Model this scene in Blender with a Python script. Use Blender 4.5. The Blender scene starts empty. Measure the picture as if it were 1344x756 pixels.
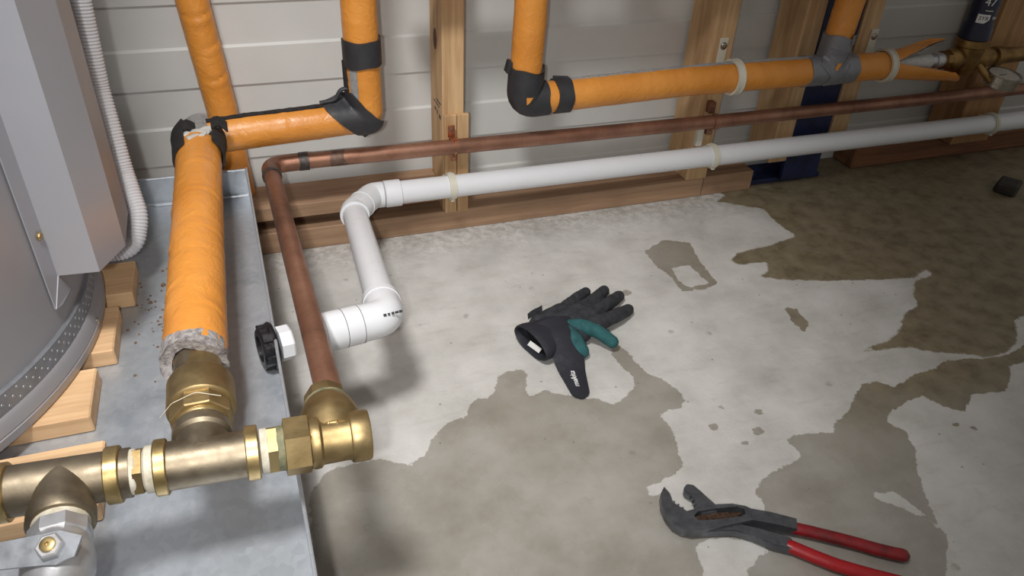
import bpy, bmesh, math, random
import numpy as np
from mathutils import Vector as V, Matrix, noise
from mathutils.geometry import tessellate_polygon

SC = bpy.context.scene
COL = SC.collection
random.seed(7)
PI = math.pi

# ------------------------------------------------------------------ camera
FOC = 1010.0
cam_d = bpy.data.cameras.new('camera')
cam_d.sensor_width = 36.0
cam_d.lens = FOC / 1344.0 * 36.0
cam_d.clip_start = 0.01
cam = bpy.data.objects.new('camera', cam_d)
COL.objects.link(cam)
right = V((0.94479094, -0.32496771, 0.0420246))
down = V((-0.15266697, -0.55003458, -0.82106928))
fwd = V((0.28993599, 0.76932305, -0.56927952))
mw = Matrix((( right.x, -down.x, -fwd.x, -0.00507),
             ( right.y, -down.y, -fwd.y, -1.31124),
             ( right.z, -down.z, -fwd.z, 0.80),
             (0, 0, 0, 1)))
cam.matrix_world = mw
SC.camera = cam

# ------------------------------------------------------------------ light
world = bpy.data.worlds.new('world')
SC.world = world
world.use_nodes = True
world.node_tree.nodes['Background'].inputs[0].default_value = (1.0, 0.965, 0.91, 1)
world.node_tree.nodes['Background'].inputs[1].default_value = 0.24

def spot_light(name, loc, target, cone, blend, radius, energy, color):
    l = bpy.data.lights.new(name, 'SPOT')
    l.spot_size = math.radians(cone); l.spot_blend = blend; l.shadow_soft_size = radius; l.energy = energy; l.color = color
    o = bpy.data.objects.new(name, l)
    COL.objects.link(o)
    o.location = loc
    o.rotation_euler = (V(target) - V(loc)).to_track_quat('-Z', 'Y').to_euler()
    return o

# hand-held work lamp above the tray, and the phone's own flash beside the lens
spot_light('work_lamp', (-0.17, -1.00, 1.62), (0.10, -0.34, 0.1), 68, 1.0, 0.13, 84, (1.0, 0.98, 0.955))
spot_light('flash_lamp', (-0.07, -1.37, 0.83), (0.20, -0.35, 0.1), 74, 1.0, 0.014, 20, (1.0, 0.98, 0.95))

SC.view_settings.view_transform = 'Standard'
SC.view_settings.look = 'None'
SC.view_settings.gamma = 1.0
SC.view_settings.use_curve_mapping = False
SC.view_settings.exposure = 0.0

# ------------------------------------------------------------------ helpers
def lin(r, g, b):
    def c(x):
        x /= 255.0
        return x / 12.92 if x <= 0.04045 else ((x + 0.055) / 1.055) ** 2.4
    return (c(r), c(g), c(b), 1.0)

class NT:
    """small helper around a node tree"""
    def __init__(self, name):
        self.m = bpy.data.materials.new(name)
        self.m.use_nodes = True
        self.t = self.m.node_tree
        self.b = self.t.nodes['Principled BSDF']
    def n(self, typ, **kw):
        nd = self.t.nodes.new(typ)
        for k, v in kw.items():
            if k in nd.inputs: nd.inputs[k].default_value = v
            else: setattr(nd, k, v)
        return nd
    def l(self, a, b): self.t.links.new(a, b)
    def coord(self, scale=(1, 1, 1), rot=(0, 0, 0), out='Object'):
        tc = self.n('ShaderNodeTexCoord'); mp = self.n('ShaderNodeMapping')
        mp.inputs['Scale'].default_value = scale; mp.inputs['Rotation'].default_value = rot
        self.l(tc.outputs[out], mp.inputs['Vector'])
        return mp.outputs['Vector']
    def noise(self, vec, scale, detail=4, rough=0.6, dist=0.0):
        nd = self.n('ShaderNodeTexNoise')
        nd.inputs['Scale'].default_value = scale; nd.inputs['Detail'].default_value = detail
        nd.inputs['Roughness'].default_value = rough; nd.inputs['Distortion'].default_value = dist
        if vec is not None: self.l(vec, nd.inputs['Vector'])
        return nd.outputs['Fac']
    def ramp(self, fac, stops):
        nd = self.n('ShaderNodeValToRGB')
        cr = nd.color_ramp
        while len(cr.elements) < len(stops): cr.elements.new(0.5)
        for e, (p, c) in zip(cr.elements, stops):
            e.position = p; e.color = c
        self.l(fac, nd.inputs['Fac'])
        return nd.outputs['Color']
    def mix(self, fac, a, b, blend='MIX'):
        nd = self.n('ShaderNodeMix', data_type='RGBA', blend_type=blend)
        for s, v in ((nd.inputs[0], fac), (nd.inputs[6], a), (nd.inputs[7], b)):
            if hasattr(v, 'is_output'): self.l(v, s)
            else: s.default_value = v
        return nd.outputs[2]
    def math(self, op, a, b=0.0, c=0.0, clamp=False):
        nd = self.n('ShaderNodeMath', operation=op, use_clamp=clamp)
        for s, v in zip(nd.inputs, (a, b, c)):
            if hasattr(v, 'is_output'): self.l(v, s)
            else: s.default_value = v
        return nd.outputs[0]
    def mapr(self, v, a, b, c=0.0, d=1.0, smooth=False):
        nd = self.n('ShaderNodeMapRange')
        if smooth: nd.interpolation_type = 'SMOOTHSTEP'
        self.l(v, nd.inputs[0])
        for i, x in enumerate((a, b, c, d)): nd.inputs[i + 1].default_value = x
        return nd.outputs[0]
    def bump(self, h, strength=0.3, dist=0.002):
        nd = self.n('ShaderNodeBump')
        nd.inputs['Strength'].default_value = strength; nd.inputs['Distance'].default_value = dist
        self.l(h, nd.inputs['Height'])
        self.l(nd.outputs['Normal'], self.b.inputs['Normal'])
    def set(self, **kw):
        for k, v in kw.items():
            s = self.b.inputs[k.replace('_', ' ')]
            if hasattr(v, 'is_output'): self.l(v, s)
            else: s.default_value = v
        return self.m

def mat_simple(name, col, var=0.12, scale=30, rough=0.5, metal=0.0, bump=0.0, bdist=0.001, bscale=None, col2=None, rvar=0.1, **kw):
    t = NT(name); v = t.coord()
    f = t.noise(v, scale, 5)
    dark = col2 or tuple(x * (1 - var * 2) for x in col[:3]) + (1,)
    c = t.ramp(f, [(0.3, dark), (0.65, col)])
    f2 = t.noise(v, scale * 2.3, 3)
    t.set(Base_Color=c, Metallic=metal, Roughness=t.mapr(f2, 0.3, 0.7, max(rough - rvar, 0.02), rough + rvar), **kw)
    if bump: t.bump(t.noise(v, bscale or scale * 4, 4), bump, bdist)
    return t.m

M = {}
def timber(name, stretch, base, darkc, fine=1.0):
    t = NT(name)
    v = t.coord(stretch)
    f = t.noise(v, 28, 5, 0.6, 0.6)
    g = t.noise(v, 150 * fine, 3, 0.6)
    v2 = t.coord()
    big = t.noise(v2, 6, 3)
    c = t.ramp(f, [(0.3, darkc), (0.5, base), (0.72, tuple(min(1, x * 1.18) for x in base[:3]) + (1,))])
    c = t.mix(t.mapr(g, 0.42, 0.62, 0.0, 0.35), c, darkc)
    c = t.mix(t.mapr(big, 0.45, 0.75, 0.0, 0.35), c, tuple(x * 0.6 for x in darkc[:3]) + (1,))
    t.set(Base_Color=c, Roughness=0.72)
    t.bump(g, 0.25, 0.0008)
    return t.m
pine, pined = lin(205, 172, 130), lin(170, 130, 88)
M['timber_up'] = timber('pine_upright', (1, 1, 0.06), pine, pined)
M['timber_along'] = timber('pine_lengthwise', (0.06, 1, 1), lin(166, 134, 106), lin(130, 99, 76))
M['timber_block'] = timber('pine_block', (0.08, 1, 1), lin(225, 188, 145), lin(196, 150, 105))
M['timber_dark'] = timber('pine_dark', (0.06, 1, 1), lin(130, 88, 58), lin(92, 60, 40))
M['timber_old'] = timber('pine_old', (1, 1, 0.06), lin(176, 136, 92), lin(140, 100, 62))
M['knot'] = mat_simple('knot', lin(92, 60, 38), 0.2, 60, 0.7)

M['clad'] = mat_simple('clad_paint', lin(209, 210, 208), 0.03, 9, 0.45, rvar=0.05, bump=0.04, bscale=60)
M['backing'] = mat_simple('backing', lin(150, 150, 148), 0.05, 9, 0.7)
M['pvc'] = mat_simple('pvc_white', lin(226, 228, 232), 0.025, 14, 0.32, rvar=0.06, bump=0.02)
M['clip'] = mat_simple('clip_cream', lin(214, 211, 196), 0.04, 40, 0.5)
M['black_plastic'] = mat_simple('black_plastic', lin(30, 30, 33), 0.2, 60, 0.3)
M['rubber'] = mat_simple('black_rubber', lin(50, 50, 54), 0.15, 40, 0.55, bump=0.2, bdist=0.0006, bscale=300)
M['rubber_dark'] = mat_simple('dark_foam', lin(38, 36, 36), 0.25, 80, 0.9, bump=0.6, bscale=240)
M['foam_grey'] = mat_simple('torn_foam', lin(168, 162, 160), 0.25, 160, 0.9, bump=0.9, bdist=0.003, bscale=200, col2=lin(105, 98, 98))
M['putty'] = mat_simple('white_putty', lin(205, 203, 198), 0.12, 90, 0.55, bump=0.5, bdist=0.002, bscale=150)
M['grey_mesh'] = mat_simple('grey_scrim', lin(150, 150, 150), 0.15, 120, 0.7, bump=0.4, bscale=300)
M['duct'] = mat_simple('duct_tape', lin(136, 137, 142), 0.08, 50, 0.34, metal=0.25, bump=0.25, bdist=0.001, bscale=90)
M['navy'] = mat_simple('navy_plastic', lin(26, 32, 56), 0.15, 40, 0.4)
M['blue_steel'] = mat_simple('blue_paint_steel', lin(32, 44, 86), 0.2, 20, 0.5, col2=lin(20, 26, 50))
M['white_print'] = mat_simple('white_print', lin(232, 232, 232), 0.02, 40, 0.5)
M['black_print'] = mat_simple('black_print', lin(38, 38, 42), 0.05, 40, 0.5)
M['heater'] = mat_simple('heater_paint', lin(163, 163, 168), 0.03, 5, 0.42, metal=0.35, rvar=0.05)
M['cover'] = mat_simple('cover_paint', lin(168, 169, 176), 0.025, 5, 0.36, metal=0.25, rvar=0.04)
M['band'] = mat_simple('galv_band', lin(150, 154, 160), 0.1, 40, 0.45, metal=0.6)
M['band_light'] = mat_simple('band_dimple', lin(170, 174, 180), 0.08, 40, 0.4, metal=0.7)
M['steel'] = mat_simple('zinc_screw', lin(190, 186, 174), 0.1, 80, 0.3, metal=1.0)
M['chrome'] = mat_simple('chrome', lin(200, 200, 202), 0.06, 40, 0.4, metal=0.7, bump=0.05, bscale=60)
M['tape_white'] = mat_simple('thread_tape', lin(222, 217, 202), 0.1, 70, 0.55, bump=0.4, bdist=0.001, bscale=160, col2=lin(182, 172, 148))
M['patina'] = mat_simple('green_patina', lin(132, 126, 98), 0.2, 120, 0.7, bump=0.3, col2=lin(84, 96, 74))
M['conduit'] = mat_simple('conduit_plastic', lin(212, 212, 216), 0.03, 30, 0.38)
M['orange_dark'] = mat_simple('orange_back', lin(226, 138, 44), 0.1, 20, 0.4)
M['glove'] = mat_simple('glove_fabric', lin(54, 56, 62), 0.14, 90, 0.85, bump=0.35, bdist=0.0008, bscale=700, col2=lin(33, 33, 37))
M['glove_strap'] = mat_simple('strap_neoprene', lin(36, 37, 46), 0.1, 60, 0.72, bump=0.2, bdist=0.0005, bscale=900)
M['glove_inside'] = mat_simple('glove_lining', lin(27, 27, 30), 0.15, 90, 0.95)
M['teal'] = mat_simple('teal_suede', lin(42, 96, 98), 0.14, 70, 0.85, bump=0.3, bdist=0.0006, bscale=500, col2=lin(30, 72, 76))
M['tool_steel'] = mat_simple('tool_steel', lin(112, 114, 120), 0.2, 60, 0.32, metal=0.65, bump=0.1, bscale=200)
M['rust'] = mat_simple('rusty_steel', lin(96, 72, 56), 0.25, 160, 0.6, metal=0.5, col2=lin(54, 40, 34))
M['red_grip'] = mat_simple('red_dipped_grip', lin(172, 26, 34), 0.12, 35, 0.34, bump=0.06, bscale=80)
M['red_dirty'] = mat_simple('red_grip_dirty', lin(142, 24, 32), 0.2, 40, 0.42, bump=0.1, bscale=80, col2=lin(84, 24, 26))
M['gauge_face'] = mat_simple('gauge_face', lin(190, 186, 178), 0.04, 40, 0.25)
M['grit'] = mat_simple('grit', lin(128, 104, 84), 0.3, 200, 0.9)
M['dark_lump'] = mat_simple('dark_lump', lin(62, 58, 54), 0.25, 70, 0.8, bump=0.4, bscale=120)
M['blue_grip'] = mat_simple('blue_grip', lin(42, 48, 130), 0.1, 40, 0.4)

def brass(name, a, b, rough, sc=22):
    t = NT(name); v = t.coord()
    f = t.noise(v, sc, 5); c = t.ramp(f, [(0.3, b), (0.62, a)])
    t.set(Base_Color=c, Metallic=0.92, Roughness=t.mapr(t.noise(v, 55, 3), 0.3, 0.7, rough - 0.07, rough + 0.1))
    t.bump(t.noise(v, 420, 3), 0.12, 0.0006)
    return t.m
M['brass'] = brass('brass', lin(172, 150, 108), lin(138, 116, 78), 0.46)
M['brass_bright'] = brass('brass_machined', lin(196, 172, 122), lin(160, 136, 90), 0.36)
M['brass_dull'] = brass('brass_dull', lin(150, 138, 118), lin(112, 100, 84), 0.46)
M['brass_dark'] = brass('brass_dark', lin(160, 128, 80), lin(110, 84, 50), 0.4)

t = NT('copper'); v = t.coord((0.35, 0.35, 0.35)); v1 = t.coord()
f = t.noise(v, 26, 5, 0.65); g = t.noise(v1, 140, 4)
c = t.ramp(f, [(0.3, lin(112, 82, 68)), (0.5, lin(154, 112, 92)), (0.72, lin(178, 136, 114))])
c = t.mix(t.mapr(g, 0.55, 0.75, 0, 0.4), c, lin(110, 84, 74))
t.set(Base_Color=c, Metallic=0.7, Roughness=t.mapr(f, 0.3, 0.7, 0.5, 0.36)); t.bump(g, 0.08, 0.0006)
M['copper'] = t.m
M['copper_bright'] = mat_simple('copper_clip', lin(214, 146, 112), 0.2, 90, 0.32, metal=0.9)
M['scorch'] = mat_simple('copper_scorch', lin(122, 98, 86), 0.25, 90, 0.5, metal=0.5, col2=lin(92, 70, 60))
M['solder'] = mat_simple('solder_scorch', lin(92, 86, 84), 0.25, 90, 0.5, metal=0.5, col2=lin(58, 50, 48))

t = NT('orange_lag'); v = t.coord()
f = t.noise(v, 13, 4); g = t.noise(v, 55, 4, 0.6, 0.8)
c = t.ramp(f, [(0.3, lin(208, 134, 52)), (0.7, lin(226, 152, 68))])
t.set(Base_Color=c, Roughness=t.mapr(g, 0.35, 0.7, 0.3, 0.5), Coat_Weight=0.15, Coat_Roughness=0.3)
t.bump(g, 0.5, 0.004)
M['orange'] = t.m

t = NT('galvanised'); v = t.coord()
vo = t.n('ShaderNodeTexVoronoi'); vo.inputs['Scale'].default_value = 120; t.l(v, vo.inputs['Vector'])
s = t.n('ShaderNodeSeparateColor'); t.l(vo.outputs['Color'], s.inputs[0])
f = t.noise(v, 9, 5, 0.65)
c = t.ramp(s.outputs[0], [(0.0, lin(178, 184, 191)), (1.0, lin(188, 194, 201))])
c = t.mix(t.mapr(f, 0.52, 0.72, 0, 0.55), c, lin(122, 132, 144))
sc = t.noise(t.coord((30, 6, 1), (0, 0, 0.7)), 9, 4)
c = t.mix(t.mapr(sc, 0.66, 0.74, 0, 0.5), c, lin(216, 219, 224))
t.set(Base_Color=c, Metallic=0.5, Roughness=t.mapr(s.outputs[1], 0, 1, 0.38, 0.44))
t.bump(t.noise(v, 60, 3), 0.05, 0.001)
M['galv'] = t.m

# ---- concrete floor: signed distances to the wet outlines are stored per vertex
t = NT('concrete'); v = t.coord()
aw = t.n('ShaderNodeAttribute', attribute_name='wet'); ad = t.n('ShaderNodeAttribute', attribute_name='grime')
n1 = t.noise(v, 60, 5, 0.65); n2 = t.noise(v, 9, 5, 0.6); n3 = t.noise(v, 240, 4, 0.7); n4 = t.noise(v, 2.2, 4, 0.55); n5 = t.noise(v, 26, 5, 0.62)
nE = t.noise(v, 170, 4, 0.7)
jit = t.math('ADD', t.math('MULTIPLY_ADD', n1, 0.016, -0.008), t.math('MULTIPLY_ADD', nE, 0.006, -0.003))
sp = t.n('ShaderNodeSeparateXYZ'); t.l(v, sp.inputs[0])
wet = t.mapr(t.math('ADD', aw.outputs['Fac'], jit), -0.0007, 0.0012, 0, 1, True)
jit2 = t.math('MULTIPLY_ADD', n5, 0.05, -0.025)
gr = t.mapr(t.math('ADD', ad.outputs['Fac'], jit), -0.001, 0.004, 0, 1, True)
dry = t.ramp(n2, [(0.3, lin(180, 178, 173)), (0.5, lin(198, 196, 192)), (0.7, lin(212, 210, 207))])
dry = t.mix(t.mapr(n3, 0.6, 0.78, 0, 0.3), dry, lin(148, 143, 136))
dry = t.mix(t.mapr(n5, 0.62, 0.75, 0, 0.38), dry, lin(166, 160, 152))
wetc = t.ramp(n2, [(0.3, lin(140, 135, 126)), (0.5, lin(155, 151, 143)), (0.72, lin(168, 165, 159))])
wetc = t.mix(t.mapr(n5, 0.55, 0.75, 0, 0.35), wetc, lin(132, 122, 108))
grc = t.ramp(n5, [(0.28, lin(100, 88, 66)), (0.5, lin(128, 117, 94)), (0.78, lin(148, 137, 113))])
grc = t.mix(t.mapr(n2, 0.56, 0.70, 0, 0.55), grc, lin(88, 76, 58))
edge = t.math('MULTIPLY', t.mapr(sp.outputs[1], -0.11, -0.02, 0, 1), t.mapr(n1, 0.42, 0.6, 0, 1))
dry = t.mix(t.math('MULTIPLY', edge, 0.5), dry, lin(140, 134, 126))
asl = t.n('ShaderNodeAttribute', attribute_name='wet_tint')
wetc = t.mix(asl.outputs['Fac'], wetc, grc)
c = t.mix(wet, dry, wetc)
c = t.mix(gr, c, grc)
vs_ = t.n('ShaderNodeTexVoronoi'); vs_.inputs['Scale'].default_value = 55; t.l(v, vs_.inputs['Vector'])
sp2 = t.n('ShaderNodeSeparateColor'); t.l(vs_.outputs['Color'], sp2.inputs[0])
speck = t.math('MULTIPLY', t.mapr(vs_.outputs['Distance'], 0.06, 0.13, 1, 0), t.math('GREATER_THAN', sp2.outputs[0], 0.86))
c = t.mix(t.math('MULTIPLY', speck, 0.6), c, lin(92, 86, 78))
streak = t.noise(t.coord((2.0, 9.0, 1), (0, 0, 0.5)), 6, 5, 0.65)
c = t.mix(t.mapr(streak, 0.55, 0.75, 0, 0.28), c, lin(150, 145, 137))
vo = t.n('ShaderNodeTexVoronoi'); vo.inputs['Scale'].default_value = 16; t.l(v, vo.inputs['Vector'])
sep = t.n('ShaderNodeSeparateColor'); t.l(vo.outputs['Color'], sep.inputs[0])
spot = t.math('MULTIPLY', t.mapr(vo.outputs['Distance'], 0.07, 0.12, 1, 0), t.math('GREATER_THAN', sep.outputs[0], 0.72))
c = t.mix(t.math('MULTIPLY', spot, t.mapr(n1, 0.4, 0.6, 0.1, 0.5)), c, lin(120, 112, 100))
wr = t.mapr(n2, 0.4, 0.65, 0.16, 0.42)
rr = t.n('ShaderNodeMix', data_type='FLOAT'); t.l(t.math('MAXIMUM', wet, t.math('MULTIPLY', gr, 0.55)), rr.inputs[0]); rr.inputs[2].default_value = 0.8; t.l(wr, rr.inputs[3])
t.set(Base_Color=c, Roughness=rr.outputs[0])
hh = t.math('MULTIPLY_ADD', n3, 0.35, n1)
hh = t.math('MULTIPLY', hh, t.math('MULTIPLY_ADD', wet, -0.75, 1.0))
hh = t.math('MULTIPLY_ADD', t.math('MULTIPLY', edge, n3), 3.0, hh)
t.bump(hh, 0.28, 0.0025)
M['concrete'] = t.m

# ------------------------------------------------------------------ mesh building
def frames(pts):
    n = len(pts); T = []
    for i in range(n):
        a = pts[max(i - 1, 0)]; b = pts[min(i + 1, n - 1)]
        T.append((b - a).normalized())
    ref = V((0, 0, 1)) if abs(T[0].z) < 0.9 else V((0, -1, 0))
    u = T[0].cross(ref).normalized(); F = []
    for i in range(n):
        u = (u - T[i] * u.dot(T[i])).normalized()
        F.append((u, T[i].cross(u)))
    return T, F

def fillet(pts, r, n=8):
    pts = [V(p) for p in pts]; out = [pts[0]]
    rs = r if isinstance(r, (list, tuple)) else [r] * len(pts)
    for i in range(1, len(pts) - 1):
        a, b, c = pts[i - 1], pts[i], pts[i + 1]
        d1 = (a - b).normalized(); d2 = (c - b).normalized()
        ang = d1.angle(d2); tl = min(rs[i] / math.tan(ang / 2), (a - b).length * .49, (c - b).length * .49)
        p, q = b + d1 * tl, b + d2 * tl
        for k in range(n + 1):
            s = k / n
            out.append(p * (1 - s) ** 2 + b * 2 * s * (1 - s) + q * s * s)
    out.append(pts[-1])
    return out

def resample(pts, step):
    pts = [V(p) for p in pts]; out = [pts[0]]; acc = 0.0
    tot = sum((pts[i + 1] - pts[i]).length for i in range(len(pts) - 1))
    n = max(2, int(tot / step)); d = tot / n; need = d
    for i in range(len(pts) - 1):
        a, b = pts[i], pts[i + 1]; L = (b - a).length; pos = 0.0
        while L - pos > need - 1e-9 and len(out) < n:
            pos += need; out.append(a + (b - a) * (pos / L)); need = d
        need -= (L - pos)
    out.append(pts[-1])
    return out

class MB:
    def __init__(self): self.v = []; self.f = []
    def add(self, vs, fs):
        k = len(self.v); self.v += [V(p) for p in vs]; self.f += [tuple(i + k for i in q) for q in fs]
        return self
    def rings(self, rings, cap=True, loop=False):
        n = len(rings[0]); k = len(self.v)
        for r in rings: self.v += r
        m = len(rings)
        for i in range(m if loop else m - 1):
            a = k + i * n; b = k + ((i + 1) % m) * n
            for j in range(n):
                j2 = (j + 1) % n
                self.f.append((a + j, a + j2, b + j2, b + j))
        if cap and not loop:
            self.f.append(tuple(k + j for j in range(n))[::-1])
            self.f.append(tuple(k + (m - 1) * n + j for j in range(n)))
        return self
    def tube(self, pts, r, seg=20, cap=True, fn=None, sq=1.0):
        pts = [V(p) for p in pts]; T, F = frames(pts); rs = []
        s = 0.0
        for i, p in enumerate(pts):
            if i: s += (p - pts[i - 1]).length
            ri = r[i] if isinstance(r, (list, tuple)) else r
            ring = []
            for j in range(seg):
                a = 2 * PI * j / seg
                d = F[i][0] * math.cos(a) + F[i][1] * (math.sin(a) * sq)
                q = ri * (fn(s, a, p + d * ri) if fn else 1.0)
                ring.append(p + d * q)
            rs.append(ring)
        return self.rings(rs, cap)
    def lathe(self, o, axis, prof, seg=24, cap=True, phase=0.0, loop=False, jag=None):
        o = V(o); ax = V(axis).normalized()
        ref = V((0, 0, 1)) if abs(ax.z) < 0.9 else V((0, -1, 0))
        u = ax.cross(ref).normalized(); w = ax.cross(u); rs = []
        for s, r in prof:
            rg = []
            for j in range(seg):
                a = 2 * PI * j / seg + phase
                js = jag(s, a) if jag else 0.0
                rg.append(o + ax * (s + js) + (u * math.cos(a) + w * math.sin(a)) * max(r, 1e-5))
            rs.append(rg)
        return self.rings(rs, cap, loop)
    def shell(self, pts, r0, r1, seg=28, jag=0.0, seed=0, fn=None):
        pts = [V(p) for p in pts]; T, F = frames(pts); n = len(pts)
        def ring(i, r, e):
            out = []
            for j in range(seg):
                a = 2 * PI * j / seg
                d = F[i][0] * math.cos(a) + F[i][1] * math.sin(a)
                sh = e * jag * noise.noise(V((math.cos(a) * 0.9 + seed, math.sin(a) * 0.9, seed * 3.1 + e))) if jag else 0
                rr = r * (fn(i, a, pts[i] + d * r) if fn else 1)
                out.append(pts[i] + d * rr + T[i] * sh)
            return out
        rs = [ring(i, r1, -1 if i == 0 else (1 if i == n - 1 else 0)) for i in range(n)]
        rs += [ring(i, r0, -1 if i == 0 else (1 if i == n - 1 else 0)) for i in range(n - 1, -1, -1)]
        return self.rings(rs, False, True)
    def box(self, c, s, rot=None, bev=0.0):
        bm = bmesh.new(); bmesh.ops.create_cube(bm, size=1.0)
        for q in bm.verts: q.co = V((q.co.x * s[0], q.co.y * s[1], q.co.z * s[2]))
        if bev: bmesh.ops.bevel(bm, geom=bm.edges[:], offset=bev, segments=1, affect='EDGES')
        if rot is not None: bmesh.ops.transform(bm, matrix=rot.to_4x4(), verts=bm.verts)
        bm.verts.index_update()
        self.add([q.co + V(c) for q in bm.verts], [[q.index for q in f.verts] for f in bm.faces]); bm.free()
        return self
    def prism(self, poly, z0, z1, holes=(), bev=0.0, tf=None):
        loops = [list(poly)] + [list(h) for h in holes]
        flat = [p for l in loops for p in l]; n = len(flat)
        tris = tessellate_polygon([[V((p[0], p[1], 0)) for p in l] for l in loops])
        vs = [V((p[0], p[1], z0)) for p in flat] + [V((p[0], p[1], z1)) for p in flat]
        fs = [tuple(t_) for t_ in tris] + [tuple(i + n for i in t_) for t_ in tris]
        k = 0
        for l in loops:
            m = len(l)
            for i in range(m): fs.append((k + i, k + (i + 1) % m, n + k + (i + 1) % m, n + k + i))
            k += m
        if tf: vs = [tf(q) for q in vs]
        return self.add(vs, fs)
    def sheet(self, grid, th):
        """thick sheet from a grid (rows of points)"""
        R, C_ = len(grid), len(grid[0])
        g = [[V(p) for p in r] for r in grid]; nrm = []
        for i in range(R):
            row = []
            for j in range(C_):
                du = g[min(i + 1, R - 1)][j] - g[max(i - 1, 0)][j]; dv = g[i][min(j + 1, C_ - 1)] - g[i][max(j - 1, 0)]
                row.append(du.cross(dv).normalized())
            nrm.append(row)
        vs = [g[i][j] for i in range(R) for j in range(C_)] + [g[i][j] + nrm[i][j] * th for i in range(R) for j in range(C_)]
        N = R * C_; fs = []
        id_ = lambda i, j: i * C_ + j
        for i in range(R - 1):
            for j in range(C_ - 1):
                a, b, c_, d = id_(i, j), id_(i, j + 1), id_(i + 1, j + 1), id_(i + 1, j)
                fs.append((a, b, c_, d)); fs.append((a + N, d + N, c_ + N, b + N))
        bd = [id_(0, j) for j in range(C_)] + [id_(i, C_ - 1) for i in range(1, R)] + [id_(R - 1, j) for j in range(C_ - 2, -1, -1)] + [id_(i, 0) for i in range(R - 2, 0, -1)]
        for q in range(len(bd)):
            a, b = bd[q], bd[(q + 1) % len(bd)]
            fs.append((a, b, b + N, a + N))
        return self.add(vs, fs)
    def build(self, name, mat, parent=None, smooth=40, origin=None, bev=0.0):
        base = V((0, 0, 0))
        if parent is not None: base = parent_loc(parent)
        elif origin is not None: base = V(origin)
        own = V(origin) if origin is not None else base
        me = bpy.data.meshes.new(name)
        bm = bmesh.new()
        vs = [bm.verts.new(p - own) for p in self.v]
        for q in self.f:
            try: bm.faces.new([vs[i] for i in q])
            except ValueError: pass
        bmesh.ops.recalc_face_normals(bm, faces=bm.faces)
        if bev: bmesh.ops.bevel(bm, geom=[e for e in bm.edges if len(e.link_faces) == 2 and e.calc_face_angle(0) > 0.6], offset=bev, segments=2, affect='EDGES', clamp_overlap=True)
        bm.to_mesh(me); bm.free()
        if smooth:
            me.polygons.foreach_set('use_smooth', [True] * len(me.polygons))
            me.set_sharp_from_angle(angle=math.radians(smooth))
        me.materials.append(M[mat] if isinstance(mat, str) else mat)
        o = bpy.data.objects.new(name, me); COL.objects.link(o)
        if parent is not None:
            o.parent = parent; o.location = own - base
        else: o.location = own
        o['_own'] = tuple(own)
        return o

def parent_loc(p): return V(p['_own']) if '_own' in p else V(p.location)

def thing(name, label, cat, loc=(0, 0, 0), group=None):
    o = bpy.data.objects.new(name, None); o.empty_display_size = 0.02
    COL.objects.link(o); o.location = loc; o['_own'] = tuple(loc)
    return tag(o, label, cat, group)
def tag(o, label, cat, group=None):
    o['label'] = label; o['category'] = cat
    if group: o['group'] = group
    return o
def struct(o): o['kind'] = 'structure'; return o

def text_obj(name, s, size, mat, parent, fn, shear=0.0, ext=0.00015, align='CENTER'):
    cu = bpy.data.curves.new(name, 'FONT'); cu.body = s; cu.size = size; cu.shear = shear
    cu.extrude = ext; cu.align_x = align; cu.align_y = 'CENTER'; cu.offset = 0.0
    tmp = bpy.data.objects.new('tmp_text', cu); COL.objects.link(tmp)
    dg = bpy.context.evaluated_depsgraph_get()
    me = bpy.data.meshes.new_from_object(tmp.evaluated_get(dg))
    bpy.data.objects.remove(tmp); bpy.data.curves.remove(cu)
    base = parent_loc(parent)
    for q in me.vertices: q.co = fn(q.co.copy()) - base
    me.name = name; me.materials.clear(); me.materials.append(M[mat])
    o = bpy.data.objects.new(name, me); COL.objects.link(o); o.parent = parent; o['_own'] = tuple(base)
    return o

def remeshed(mb, voxel, smooth_it=4):
    me = bpy.data.meshes.new('tmp'); me.from_pydata([tuple(p) for p in mb.v], [], mb.f); me.update()
    bm = bmesh.new(); bm.from_mesh(me); bmesh.ops.recalc_face_normals(bm, faces=bm.faces); bm.to_mesh(me); bm.free()
    o = bpy.data.objects.new('tmp', me); COL.objects.link(o)
    m = o.modifiers.new('r', 'REMESH'); m.mode = 'VOXEL'; m.voxel_size = voxel
    if smooth_it:
        m = o.modifiers.new('s', 'SMOOTH'); m.factor = 0.5; m.iterations = smooth_it
    dg = bpy.context.evaluated_depsgraph_get()
    r = bpy.data.meshes.new_from_object(o.evaluated_get(dg))
    out = MB(); out.v = [q.co.copy() for q in r.vertices]; out.f = [tuple(p.vertices) for p in r.polygons]
    bpy.data.objects.remove(o); bpy.data.meshes.remove(me); bpy.data.meshes.remove(r)
    return out

def capsule(mb, a, b, ra, rb, seg=14, flat=1.0):
    a, b = V(a), V(b); d = b - a; L = d.length
    prof = []
    for k in range(6): th = PI / 2 * k / 5; prof.append((-ra * math.cos(th), ra * math.sin(th)))
    for k in range(6): th = PI / 2 * k / 5; prof.append((L + rb * math.sin(th), rb * math.cos(th)))
    k0 = len(mb.v); mb.lathe(a, d, prof, seg)
    if flat != 1.0:
        for q in mb.v[k0:]:
            m = (a.z + b.z) / 2; q.z = m + (q.z - m) * flat

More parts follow.
